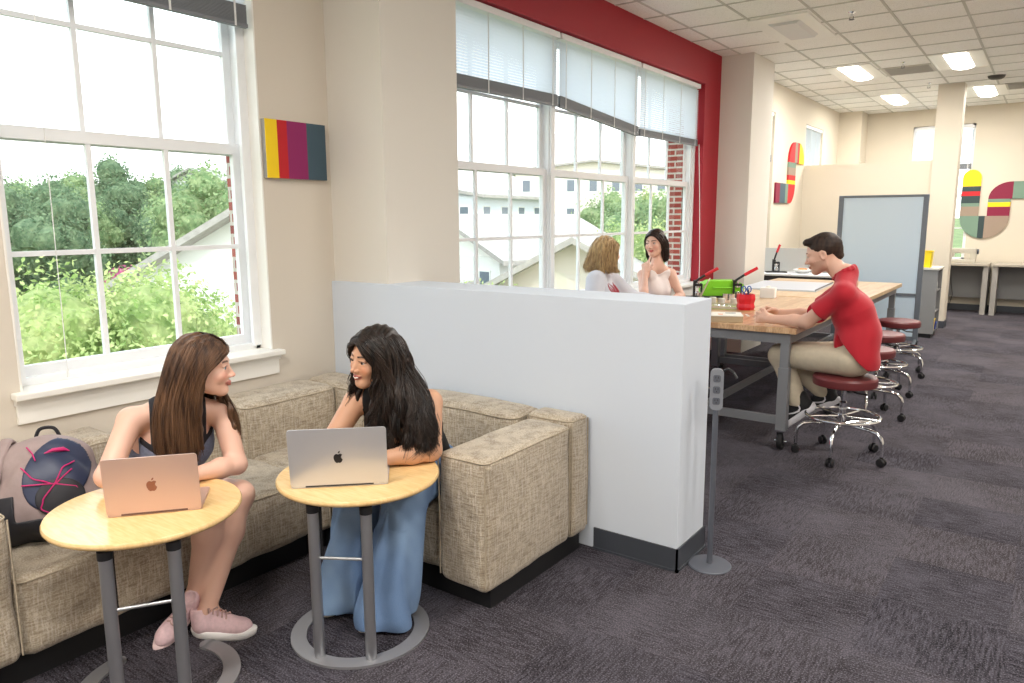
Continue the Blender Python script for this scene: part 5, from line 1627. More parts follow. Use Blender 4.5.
def hair_hull(F_, guides, H, r, k=.02, world=False, shrink=.016):
    cen = H.w(0, -.01, .02)
    for g in guides:
        P = [np.array(q, float) if world else H.w(*q) for q in g]
        P = [p + unit((cen - p) * np.array([1, 1, .3])) * (r * .8 + shrink) for p in P]
        m_ = len(P) - 1
        for i_, (a, b) in enumerate(zip(P, P[1:])): F_.cone(a, b, r * (1 - .55 * (i_ / m_) ** 2), r * (1 - .55 * ((i_ + 1) / m_) ** 2), k)

SKIN = mat('skin', (1, 1, 1, 1), .5, vcol=True, bump=.05, bscale=300, sss=.05)
def hairmat(nm, c1, c2, rough=.42):
    m, nt, p = node_mat(nm)
    tc = N(nt, 'ShaderNodeTexCoord')
    z = noise_tex(nt, tc.outputs['Object'], 55, 3, (1, 1, .12)); z2 = noise_tex(nt, tc.outputs['Object'], 9, 2, (1, 1, .5))
    c = mixcol(nt, rng_map(nt, mth(nt, 'ADD', mth(nt, 'MULTIPLY', z, .65), mth(nt, 'MULTIPLY', z2, .35)), .40, .62), c1, c2)
    nt.links.new(c, p.inputs['Base Color']); p.inputs['Roughness'].default_value = rough; p.inputs['Specular IOR Level'].default_value = .4
    return m

def shoe(t, heel, toe, up, upper, sole, lace, L=.265, swoosh=None, nm='shoe', sidev=None):
    """heel/toe: sole contact points; up: direction out of the top"""
    heel = np.asarray(heel, float); y = unit(np.asarray(toe, float) - heel); z = np.asarray(up, float); z = unit(z - y * (z @ y)); x = np.cross(y, z)
    s = L / .265
    w = lambda a, b, c: heel + (x * a + y * b + z * c) * s
    Rm = np.stack([x, y, z], 1)
    F = Field()
    F.cone(w(0, .038, .055), w(0, .038, .085), .037 * s, .036 * s, .02); F.cone(w(0, .05, .058), w(0, .15, .052), .040 * s, .039 * s, .02); F.ell(w(0, .19, .048), np.array([.045, .062, .034]) * s, Rm, .02)
    F.cone(w(0, .04, .085), w(0, .030, .108), .037 * s, .037 * s, .012); F.cone(w(0, .085, .100), w(0, .16, .070), .020 * s, .018 * s, .02)
    F.ell(w(0, .034, .150), np.array([.030, .032, .036]) * s, Rm, .008, 'sub')
    v, f = mesh_field(F, .0035, lambda P, d: np.maximum(d, .018 * s - (P - heel) @ z))
    sh = np_object(nm, v, f, upper, t)
    mb = MB()
    out = []
    for k in range(36):
        a = 2 * PI * k / 36; yy = .1325 + .1345 * math.sin(a); wd_ = .041 + .008 * math.sin(a * 1) * (1 if math.sin(a) > 0 else .6)
        out.append((wd_ * math.cos(a) * (1 - .25 * max(0, math.sin(a)) ** 6), yy))
    rings = []
    for (zz, g) in ((0.0, -.004), (.005, .001), (.026, .006), (.034, .005), (.038, 0)):
        ring = []
        for (a, b) in out:
            lift = max(0, (b - .20) / .07) ** 2 * .012 + max(0, (.03 - b) / .03) ** 2 * .004
            ring.append(mb.bm.verts.new(w(a * (1 + g / .04), .1325 + (b - .1325) * (1 + g / .13), zz + lift)))
        rings.append(ring)
    for A_, B_ in zip(rings, rings[1:]):
        for k in range(36): mb.bm.faces.new((A_[k], A_[(k + 1) % 36], B_[(k + 1) % 36], B_[k]))
    mb.bm.faces.new(list(reversed(rings[0]))); mb.bm.faces.new(rings[-1])
    mb.build('sole', sole, sh, True, 60)
    mb = MB()
    for k in range(5):
        b = .083 + k * .018; h = .130 - k * .0068
        mb.tube([w(-.022, b, h - .014), w(-.008, b + .004, h + .002), (w(.008, b - .004, h + .002)), w(.022, b, h - .014)], .0036 * s, 6)
    for sx in (-1, 1): mb.tube([w(0, .085, .125), w(sx * .02, .080, .133), w(sx * .032, .088, .120), w(0, .088, .125)], .0022 * s, 6)
    mb.build('laces', lace, sh, True, 80)
    if swoosh:
        pts = []
        cv = [(.055, .060), (.062, .036), (.080, .030), (.110, .036), (.150, .052), (.178, .066), (.150, .046), (.110, .026), (.075, .018), (.055, .030), (.050, .048)]
        for sx in (-1, 1):
            mb = MB(); ring = []
            for (b, c) in cv:
                bb = .070 + (b - .055) * .95; cc = .042 + (c - .018) * .95
                ring.append((bb, cc))
            a_ = [mb.bm.verts.new(w(sx * (.0445 - abs(b - .11) * .06), b, c)) for b, c in ring]; b_ = [mb.bm.verts.new(w(sx * .030, b, c)) for b, c in ring]
            mb.bm.faces.new(a_)
            for k in range(len(a_)): mb.bm.faces.new((a_[k], a_[(k + 1) % len(a_)], b_[(k + 1) % len(a_)], b_[k]))
            e_ = mb.build('emblem', swoosh, sh); e_['label'] = 'white tick-shaped emblem'
    return sh
# ================================================================== PEOPLE
def spotcol(n, base): return np.tile(np.array(base[:3], float), (n, 1))
def person(label, origin): return thing('person', label, 'person', origin)

def body_mesh(t, F, H, h, skin, lip, brow, blush=None, stubble=None):
    v, f = mesh_field(F, h)
    col = spotcol(len(v), skin)
    col *= (1 + .05 * wob(v, 30, 3))[:, None]
    head_colors(H, v, col, skin, lip, brow, blush, stubble)
    return np_object('body', v, f, SKIN, t, col)

# ---------------------------------------------------------------- woman on the left
def woman_left():
    t = person('woman in grey-blue tank top with long straight brown hair sitting by the window', (0, 0, 0))
    skin = srgb(228, 184, 164); fair = skin[:3]
    H = Head((-2.765, 1.66, 1.112), (.66, .74, -.06), sc=1.06)
    T = Torso((-3.10, 1.62, .50), (-2.86, 1.605, .965), (-2.955, 1.445, .905), (-2.80, 1.755, .895), w=1.0, bust=1.0, hips=.095)
    F = Field(); T.add(F)
    F.cone(T.neck - T.u * .03, H.w(0, -.02, -.06), .050, .046, .03)
    add_arm(F, V3(-2.955, 1.445, .905), V3(-2.855, 1.285, .735), V3(-2.70, 1.335, .716), r=(.050, .041, .040, .024))
    add_arm(F, V3(-2.80, 1.755, .895), V3(-2.69, 1.735, .690), V3(-2.665, 1.505, .712), r=(.050, .041, .040, .024))
    add_hand(F, V3(-2.69, 1.34, .712), (1, .12, -.05), (0, 0, -1), (0, 1, 0), .35)
    add_hand(F, V3(-2.665, 1.50, .710), (.45, -1, -.05), (0, 0, -1), (-1, -.4, 0), .35)
    hR, hL = V3(-3.06, 1.535, .51), V3(-3.09, 1.70, .51)
    kR, kL = V3(-2.665, 1.60, .545), V3(-2.700, 1.745, .550)
    aR, aL = V3(-2.765, 1.555, .175), V3(-2.70, 1.560, .105)
    add_leg(F, hR, kR, aR, r=(.088, .060, .054, .034)); add_leg(F, hL, kL, aL, r=(.088, .060, .054, .034))
    F.cone(aR, aR + V3(-.03, -.05, -.06), .030, .025, .02); F.cone(aL, aL + V3(.06, .05, -.05), .034, .028, .02)
    add_head(F, H, smile=1.0)
    body_mesh(t, F, H, .0036, fair, srgb(206, 132, 122)[:3], srgb(96, 62, 42)[:3], blush=srgb(226, 128, 108)[:3])
    add_eyes(H, t, (.10, .16, .22), (.25, 1, 0))
    # tank top
    TF = Field(); T.add(TF); G = TF.grown(.007)
    def neckz(x): return -.065 - .075 * np.exp(-(x / .085) ** 2)
    def top_post(P, d, band=False):
        x, f_, z = T.loc(P)
        d = d + .0025 * wob(P, 60, 5)
        nz = np.where(f_ > -.02, neckz(x), -.10)
        edge = z - nz
        arm = np.abs(x) - (.150 + .1 * (z < -.12))
        strap = np.maximum(np.maximum(np.abs(np.abs(x) - .093) - .011, z - .09), -.5)
        reg = np.minimum(np.maximum(edge, arm), np.maximum(strap, -z - .2))
        return np.maximum(np.maximum(d, reg), -.42 - z)
    FAB = mat('heather_blue_knit', srgb(120, 128, 152), .85, var=.18, scale=90, bump=.3, bscale=300)
    garment('tank_top', G, .0045, FAB, t, top_post)
    G2 = TF.grown(.010)
    def trim_post(P, d):
        x, f_, z = T.loc(P)
        nz = np.where(f_ > -.02, neckz(x), -.10)
        band = np.maximum(np.abs(z - nz) - .007, np.abs(x) - .145)
        strap = np.maximum(np.abs(np.abs(x) - .093) - .0125, nz - z)
        return np.maximum(d, np.minimum(band, strap))
    o = garment('trim', G2, .0038, mat('black_trim', srgb(30, 30, 38), .8), t, trim_post); o['label'] = 'black edging and straps'
    # shorts
    S = Field()
    for sx in (-1, 1): S.cone(T.pel + T.r * sx * .055, T.wst + T.r * sx * .045, .104, .088, .05)
    S.cone(hR, hR + (kR - hR) * .45, .100, .086, .03); S.cone(hL, hL + (kL - hL) * .45, .100, .086, .03)
    garment('shorts', S, .006, mat('black_shorts', srgb(34, 34, 40), .85, bump=.2, bscale=80), t, lambda P, d: d + .003 * wob(P, 50, 8))
    # hair: long, straight, swept over her right shoulder
    HM = hairmat('brown_hair', srgb(108, 78, 56), srgb(56, 38, 29))
    gr = [[(-.012, .094, .076), (.030, .098, .060), (.064, .070, .026), (.082, .026, -.02), (.090, .002, -.09), (.094, -.004, -.17), (.092, .0, -.25), (.080, .01, -.33)],
          [(-.010, .072, .106), (.050, .066, .082), (.086, .034, .028), (.098, -.002, -.04), (.104, -.020, -.12), (.110, -.024, -.20), (.110, -.020, -.29), (.10, -.01, -.37)],
          [(-.008, .035, .126), (.062, .026, .100), (.100, -.004, .030), (.110, -.032, -.05), (.118, -.048, -.13), (.126, -.050, -.22), (.126, -.046, -.31), (.115, -.035, -.40)],
          [(-.006, -.005, .134), (.062, -.022, .106), (.098, -.050, .030), (.110, -.076, -.05), (.120, -.090, -.13), (.130, -.090, -.22), (.132, -.084, -.31), (.12, -.07, -.40)],
          [(0, -.045, .128), (.054, -.070, .098), (.084, -.096, .028), (.096, -.120, -.05), (.108, -.136, -.13), (.118, -.138, -.22), (.122, -.128, -.30), (.12, -.11, -.38)],
          [(0, -.080, .110), (.026, -.106, .080), (.042, -.126, .01), (.054, -.140, -.06), (.070, -.154, -.14), (.086, -.158, -.22), (.096, -.148, -.30), (.10, -.13, -.35)]]
    gl = [[(-x, y, z) for (x, y, z) in g] for g in gr]
    gl[0] = [(.010, .092, .076), (-.040, .092, .050), (-.074, .062, .012), (-.084, .040, -.05), (-.074, .060, -.12), (-.066, .098, -.20), (-.062, .104, -.28), (-.06, .10, -.35)]
    gl[1] = gl[1][:4] + [(-.084, .050, -.13), (-.080, .090, -.21), (-.076, .098, -.30), (-.07, .095, -.38)]
    gl = [[(p[0] * (1 if i < 4 else 1.2), p[1] + (.02 if i > 3 else 0), p[2] if p[2] > -.1 else p[2] * .85) for i, p in enumerate(g)] for g in gl]
    gl[0] = gl[0][:4] + [(-.074, .050, -.07), (-.056, .084, -.13), (-.042, .115, -.19), (-.038, .130, -.26), (-.04, .132, -.31)]
    gl[1] = gl[1][:4] + [(-.082, .045, -.10), (-.072, .080, -.16), (-.066, .112, -.22), (-.062, .118, -.30), (-.06, .112, -.34)]
    HF = Field(); HF.ell(H.w(0, -.022, .042), np.array((.080, .096, .086)) * H.s, H.M, .02)
    hair_hull(HF, gr, H, .017); hair_hull(HF, gl, H, .015)
    def hp(P, d):
        L = H.l(P); face = np.maximum(np.maximum(np.abs(L[:, 0] + .002) - .085, .030 - .35 * (L[:, 2] + .02) * 0 - L[:, 1] - .0), L[:, 2] - .030 - .6 * (L[:, 1] - .05))
        face = np.minimum(np.maximum(face, -.13 - L[:, 2]), np.maximum(np.maximum(np.maximum(-.055 - L[:, 0], L[:, 0] - .06), np.maximum(-.03 - L[:, 1], L[:, 1] - .085)), np.maximum(L[:, 2] + .08, -.30 - L[:, 2])))
        return np.maximum(d + .0022 * np.sin((L @ np.array([170., 120., 0]))), -face)
    v, f = mesh_field(HF, .0045, hp)
    ho = np_object('hair', v, f, HM, t)
    strands('locks', gr, 1300, HM, ho, H, r0=.0017, depth=.22, wave=.003, seed=2, jit=.005)
    strands('locks', gl, 800, HM, ho, H, r0=.0017, depth=.22, wave=.004, seed=3, jit=.005)
    PINK = mat('pale_pink_mesh', srgb(226, 194, 200), .75, var=.12, scale=70, bump=.4, bscale=260); SW = mat('white_foam_sole', srgb(238, 236, 236), .6); LP = mat('pink_lace', srgb(190, 156, 150), .8)
    shoe(t, (-2.740, 1.515, .0), (-2.525, 1.662, .0), (0, 0, 1), PINK, SW, LP, L=.262)
    shoe(t, (-2.800, 1.585, .112), (-2.795, 1.435, .012), (.55, -.25, .8), PINK, mat('pink_sole', srgb(232, 206, 206), .6), LP, L=.24)
    return t
woman_left()

# ---------------------------------------------------------------- woman in the corner
def woman_mid():
    t = person('smiling woman in black tank top and wide blue jeans with long wavy dark hair', (0, 0, 0))
    skin = srgb(206, 158, 128)[:3]
    H = Head((-2.335, 2.205, 1.112), (-.11, -.99, -.08), roll=-.10, sc=1.07)
    T = Torso((-2.40, 2.57, .49), (-2.315, 2.30, .960), (-2.470, 2.21, .895), (-2.175, 2.375, .900), w=1.1, bust=1.15, hips=.105, rib=.102, waist=.09)
    F = Field(); T.add(F)
    F.cone(T.neck - T.u * .03, H.w(0, -.02, -.06), .052, .048, .03)
    add_arm(F, V3(-2.470, 2.21, .895), V3(-2.500, 2.075, .725), V3(-2.345, 1.965, .712), r=(.054, .045, .043, .026))
    add_arm(F, V3(-2.175, 2.375, .900), V3(-2.085, 2.275, .722), V3(-2.205, 2.070, .712), r=(.056, .048, .045, .026))
    add_hand(F, V3(-2.34, 1.96, .708), (.7, -.7, -.05), (0, 0, -1), (.7, .7, 0), .35)
    add_hand(F, V3(-2.21, 2.065, .708), (-.35, -1, -.05), (0, 0, -1), (-1, .3, 0), .35)
    hR, hL = V3(-2.475, 2.54, .50), V3(-2.315, 2.60, .50)
    kR, kL = V3(-2.400, 2.16, .545), V3(-2.165, 2.20, .535)
    aR, aL = V3(-2.375, 2.03, .10), V3(-2.175, 2.055, .10)
    F.cone(hR, hR + (kR - hR) * .5, .085, .075, .03); F.cone(hL, hL + (kL - hL) * .5, .085, .075, .03)
    add_leg(F, hR, kR, aR, r=(.085, .056, .050, .032)); add_leg(F, hL, kL, aL, r=(.085, .056, .050, .032))
    add_head(F, H, smile=1.3)
    body_mesh(t, F, H, .0036, skin, srgb(186, 108, 100)[:3], srgb(44, 30, 24)[:3], blush=srgb(214, 130, 96)[:3])
    add_eyes(H, t, (.05, .025, .015), (-.1, 1, 0))
    # teeth showing in the smile
    mb = MB(); mb.tube([H.w(-.014, .0965, -.0605), H.w(0, .1015, -.0622), H.w(.014, .0965, -.0605)], .0028 * H.s, 6); mb.build('teeth', mat('teeth', srgb(240, 236, 228), .3), t, True)
    TF = Field(); T.add(TF); G = TF.grown(.008)
    def post(P, d):
        x, f_, z = T.loc(P); d = d + .003 * wob(P, 45, 11)
        nz = np.where(f_ > -.02, .005 - .150 * np.exp(-(x / .075) ** 4), -.03)
        reg = np.minimum(np.maximum(z - nz, np.abs(x) - (.155 + .1 * (z < -.12))), np.maximum(np.abs(np.abs(x) - .100) - .024, z - .08))
        return np.maximum(np.maximum(d, reg), -.52 - z)
    garment('tank_top', G, .0045, mat('black_rib_knit', srgb(22, 22, 26), .85, bump=.3, bscale=300), t, post)
    J = Field()
    for sx in (-1, 1): J.cone(T.pel + T.r * sx * .06, T.wst + T.r * sx * .05 - T.u * .02, .118, .100, .05)
    J.cone(hR, kR, .108, .088, .04); J.cone(hL, kL, .108, .092, .04)
    J.cone(kR, aR + V3(-.02, -.015, -.05), .090, .108, .03); J.cone(kL, aL + V3(.02, -.01, -.05), .092, .125, .03)
    def jp(P, d):
        low = np.clip((.50 - P[:, 2]) / .4, 0, 1)
        a = np.arctan2(P[:, 1] - 2.09, P[:, 0] - np.where(P[:, 0] < -2.28, kR[0], kL[0]))
        d = d + (.003 + .016 * low) * np.sin(a * 5 + 1.3 * np.sin(P[:, 2] * 9)) + .004 * wob(P, 26, 13) + .003 * wob(P, 70, 14) * (P[:, 2] > .42)
        cave = np.maximum(d + .012, P[:, 2] - .10)
        return np.maximum(np.maximum(d, .022 - P[:, 2]), -cave) if False else np.maximum(d, .022 + .006 * np.sin(a * 3) - P[:, 2])
    m, nt, p = node_mat('washed_denim')
    tc = N(nt, 'ShaderNodeTexCoord'); z1 = noise_tex(nt, tc.outputs['Object'], 3.5, 3, (1, 1, .6)); z2 = noise_tex(nt, tc.outputs['Object'], 420, 2)
    c = mixcol(nt, rng_map(nt, z1, .4, .62), srgb(82, 116, 162), srgb(124, 156, 194)); c = mixcol(nt, mth(nt, 'MULTIPLY', z2, .25), c, srgb(190, 206, 222))
    nt.links.new(c, p.inputs['Base Color']); p.inputs['Roughness'].default_value = .9
    b = N(nt, 'ShaderNodeBump'); b.inputs['Strength'].default_value = .4; b.inputs['Distance'].default_value = .002; nt.links.new(z2, b.inputs['Height']); nt.links.new(b.outputs[0], p.inputs['Normal'])
    jo = garment('jeans', J, .005, m, t, jp)
    HM = hairmat('black_brown_hair', srgb(52, 40, 34), srgb(18, 14, 13), .36)
    gr = [[(.004, .090, .080), (.040, .096, .058), (.070, .070, .020), (.080, .046, -.04), (.084, .044, -.10), (.092, .052, -.17), (.088, .066, -.24)],
          [(.003, .065, .108), (.056, .066, .080), (.088, .040, .020), (.098, .018, -.05), (.104, .016, -.12), (.110, .03, -.19), (.104, .05, -.27)],
          [(.002, .02, .126), (.066, .012, .096), (.100, -.010, .024), (.110, -.025, -.05), (.120, -.03, -.13), (.126, -.015, -.21), (.12, .0, -.29)],
          [(0, -.04, .124), (.056, -.060, .092), (.086, -.084, .02), (.10, -.10, -.05), (.116, -.11, -.13), (.124, -.10, -.21), (.12, -.08, -.28)],
          [(0, -.075, .106), (.026, -.100, .074), (.04, -.12, .01), (.05, -.132, -.06), (.06, -.14, -.14), (.07, -.13, -.22), (.07, -.12, -.28)]]
    gl = [[(.004, .090, .080), (-.036, .098, .064), (-.066, .078, .022), (-.080, .058, -.04), (-.084, .062, -.10), (-.086, .085, -.19), (-.085, .10, -.27), (-.08, .105, -.36)],
          [(.003, .065, .110), (-.060, .072, .084), (-.096, .046, .020), (-.112, .030, -.05), (-.124, .040, -.13), (-.130, .065, -.22), (-.135, .080, -.31), (-.13, .08, -.40)],
          [(.002, .02, .128), (-.070, .018, .098), (-.112, .002, .024), (-.130, .0, -.06), (-.150, .008, -.14), (-.175, .015, -.22), (-.20, .02, -.30), (-.205, .02, -.37)],
          [(0, -.03, .126), (-.066, -.044, .096), (-.108, -.060, .02), (-.132, -.07, -.06), (-.170, -.07, -.14), (-.215, -.05, -.21), (-.245, -.03, -.28), (-.25, -.02, -.34)],
          [(0, -.075, .106), (-.036, -.104, .074), (-.066, -.122, .01), (-.09, -.13, -.06), (-.13, -.13, -.14), (-.18, -.11, -.21), (-.21, -.09, -.28), (-.22, -.08, -.33)]]
    gl = [gl[0], gl[1]] + [[(p[0] * (1.22 if i > 3 else 1.0), p[1], p[2]) for i, p in enumerate(g)] for g in gl[2:]]
    HF = Field(); HF.ell(H.w(0, -.022, .044), np.array((.084, .098, .088)) * H.s, H.M, .02)
    hair_hull(HF, gr, H, .018); hair_hull(HF, gl, H, .022)
    def hp(P, d):
        L = H.l(P); face = np.maximum(np.maximum(np.abs(L[:, 0] - .002) - .070, .034 - L[:, 1]), L[:, 2] - .068 + 9 * L[:, 0] ** 2)
        face = np.maximum(face, -.15 - L[:, 2])
        return np.maximum(d + .003 * np.sin(L @ np.array([150., 100., 0]) + 2.5 * np.sin(L[:, 2] * 45)), -face)
    v, f = mesh_field(HF, .0045, hp); ho = np_object('hair', v, f, HM, t)
    strands('locks', gr, 1000, HM, ho, H, r0=.0018, depth=.15, wave=.026, wfreq=19, seed=12, jit=.007)
    strands('locks', gl, 2300, HM, ho, H, r0=.0018, depth=.15, wave=.034, wfreq=20, seed=13, jit=.008)
    WS = mat('white_shoe', srgb(228, 224, 214), .6)
    shoe(t, (-2.385, 2.14, 0), (-2.43, 1.91, 0), (0, 0, 1), WS, WS, WS, L=.25)
    shoe(t, (-2.165, 2.17, 0), (-2.18, 1.95, 0), (0, 0, 1), WS, WS, WS, L=.25)
woman_mid()

# ---------------------------------------------------------------- man at the work table
def man():
    t = person('man in red polo shirt and khaki trousers sitting on the front stool', (0, 0, 0))
    skin = srgb(220, 176, 154)[:3]
    H = Head((-1.315, 5.60, 1.448), (-.93, -.10, -.30), sc=1.17)
    T = Torso((-1.045, 5.58, .735), (-1.150, 5.60, 1.295), (-1.205, 5.785, 1.190), (-1.130, 5.420, 1.190), w=1.25, hips=.110, rib=.118, waist=.112, male=True)
    T.wst = T.wst - T.f * .045; T.chest = T.chest - T.f * .035
    F = Field(); T.add(F)
    F.cone(T.neck - T.u * .05, H.w(0, -.025, -.06), .064, .062, .03)
    eL, wL = V3(-1.365, 5.44, .972), V3(-1.625, 5.47, .968); eR, wR = V3(-1.43, 5.86, .972), V3(-1.66, 5.80, .975)
    add_arm(F, V3(-1.130, 5.420, 1.190), eL, wL, r=(.062, .050, .046, .029)); add_arm(F, V3(-1.205, 5.785, 1.190), eR, wR, r=(.062, .050, .046, .029))
    add_hand(F, wL + V3(-.01, 0, .002), (-1, .10, .05), (.1, 1, -.1), (-.2, .1, 1), 1.0, sc=1.12)
    add_hand(F, wR + V3(-.01, -.01, .010), (-.9, -.35, .25), (-.2, -.6, -.8), (.3, -.8, .4), .95, sc=1.12)
    hL, hR = V3(-1.09, 5.475, .715), V3(-1.09, 5.68, .715); kL, kR = V3(-1.575, 5.60, .685), V3(-1.60, 5.80, .675); aL, aR = V3(-1.435, 5.585, .345), V3(-1.300, 5.78, .40)
    add_leg(F, hL, kL, aL, r=(.09, .060, .054, .036)); add_leg(F, hR, kR, aR, r=(.09, .060, .054, .036))
    add_head(F, H, male=True, smile=0)
    body_mesh(t, F, H, .0055, skin, srgb(194, 134, 120)[:3], srgb(60, 40, 30)[:3], blush=srgb(214, 132, 110)[:3], stubble=srgb(150, 104, 84)[:3])
    add_eyes(H, t, (.12, .10, .07), (0, 1, -.4))
    P_ = Field(); T.add(P_)
    eL2, eR2 = V3(-1.130, 5.420, 1.190) + (eL - V3(-1.130, 5.420, 1.190)) * .66, V3(-1.205, 5.785, 1.190) + (eR - V3(-1.205, 5.785, 1.190)) * .66
    P_.cone(V3(-1.130, 5.420, 1.190), eL2, .050, .058, .022); P_.cone(V3(-1.205, 5.785, 1.190), eR2, .050, .058, .022)
    P_.cone(T.neck + T.u * .012, T.shL + T.u * .0, .046, .046, .03); P_.cone(T.neck + T.u * .012, T.shR, .046, .046, .03); P_.cone(T.chest + T.r * -.08, T.shL - T.u * .02, .10, .058, .04)
    G = P_.grown(.016)
    G.cone(T.pel + T.r * .08 - T.u * .02, T.pel - T.r * .08 - T.u * .02, .142, .142, .05); G.cone(T.pel + T.r * .07 + T.u * .10 - T.f * .01, T.pel - T.r * .07 + T.u * .10 - T.f * .01, .138, .138, .05)
    aR_ = unit(eR - T.shR); aL_ = unit(eL - T.shL)
    def post(P, d):
        x, f_, z = T.loc(P)
        d = d + .005 * wob(P, 24, 21) + .003 * wob(P, 60, 22)
        cutL = (P - eL2) @ aL_; cutR = (P - eR2) @ aR_
        nearL = (x < -.16); nearR = (x > .16)
        reg = np.where(nearL, cutL, np.where(nearR, cutR, -1.0))
        nk = (P - (T.neck + T.u * .055)) @ unit(T.u + T.f * .25)
        return np.maximum(np.maximum(np.maximum(d, reg), np.where(np.abs(x) < .12, nk, -1)), np.maximum(.668 - P[:, 2], np.interp(-P[:, 0], [.9, 1.06, 1.20, 1.3], [.668, .672, .775, .80]) - P[:, 2]))
    REDP = mat('red_polo_knit', srgb(178, 8, 34), .75, bump=.35, bscale=220, sheen=.2)
    po = garment('polo_shirt', G, .006, REDP, t, post)
    # collar
    C = Field(); c0 = T.neck + T.u * .045 + T.f * .004
    for k in range(14):
        a0, a1 = 2 * PI * k / 14, 2 * PI * (k + 1) / 14
        q = lambda a: c0 + T.r * .066 * math.cos(a) * 1.05 + T.f * (.066 * math.sin(a) + .006) - T.u * (.030 * max(0, math.sin(a)) - .012 * max(0, -math.sin(a)))
        C.cone(q(a0), q(a1), .013, .013, .012); C.cone(q(a0) - T.u * .012 + (q(a0) - c0) * .18, q(a1) - T.u * .012 + (q(a1) - c0) * .18, .009, .009, .012)
    garment('collar', C, .005, REDP, po, None)
    K = Field()
    for sx in (-1, 1): K.cone(T.pel + T.r * sx * .07, T.pel + T.r * sx * .06 + T.u * .03, .122, .112, .05)
    K.cone(hL, kL, .108, .084, .04); K.cone(hR, kR, .108, .084, .04); K.cone(kL, aL + V3(0, 0, .01), .084, .068, .03); K.cone(kR, aR + V3(0, 0, .01), .084, .066, .03)
    def kp(P, d):
        d = d + .006 * wob(P, 22, 31) + .003 * wob(P, 55, 32)
        cut = np.maximum(.345 - P[:, 2], -10)
        return np.maximum(np.maximum(d, np.where(P[:, 1] < 5.69, .325, .375) - P[:, 2]), P[:, 2] - .835)
    garment('trousers', K, .006, mat('khaki_twill', srgb(196, 184, 162), .85, var=.08, scale=30, bump=.2, bscale=260), t, kp)
    # short hair
    HM = hairmat('dark_brown_hair', srgb(58, 40, 30), srgb(30, 20, 16), .6)
    HF = Field(); E = lambda c, r: HF.ell(H.w(*c), np.array(r) * H.s, H.M, .02)
    E((0, -.016, .040), (.0795, .098, .087)); E((0, .050, .088), (.058, .046, .026)); HF.cone(H.w(-.04, .074, .092), H.w(.04, .074, .092), .017 * H.s, None, .02); HF.cone(H.w(0, -.075, -.03), H.w(0, -.07, .03), .034 * H.s, .04 * H.s, .03)
    def mp_(P, d):
        L = H.l(P); line = np.interp(L[:, 1], [-.11, -.06, -.03, -.018, -.004, .022, .034, .05, .064, .085], [-.070, -.062, -.045, .012, .024, .014, -.002, .030, .060, .074])
        return np.maximum(d + .0022 * wob(L, 230, 41, 6), line - L[:, 2])
    v, f = mesh_field(HF, .004, mp_); np_object('hair', v, f, HM, t)
    BK = mat('black_mesh_shoe', srgb(24, 24, 28), .7, bump=.3, bscale=250); SWH = mat('white_sole', srgb(226, 224, 230), .5)
    shoe(t, (-1.285, 5.575, .325), (-1.515, 5.575, .115), (-.62, 0, .78), BK, SWH, BK, L=.315, swoosh=SWH)
    shoe(t, (-1.165, 5.775, .345), (-1.395, 5.775, .215), (-.45, 0, .89), BK, SWH, BK, L=.30, swoosh=SWH)
man()

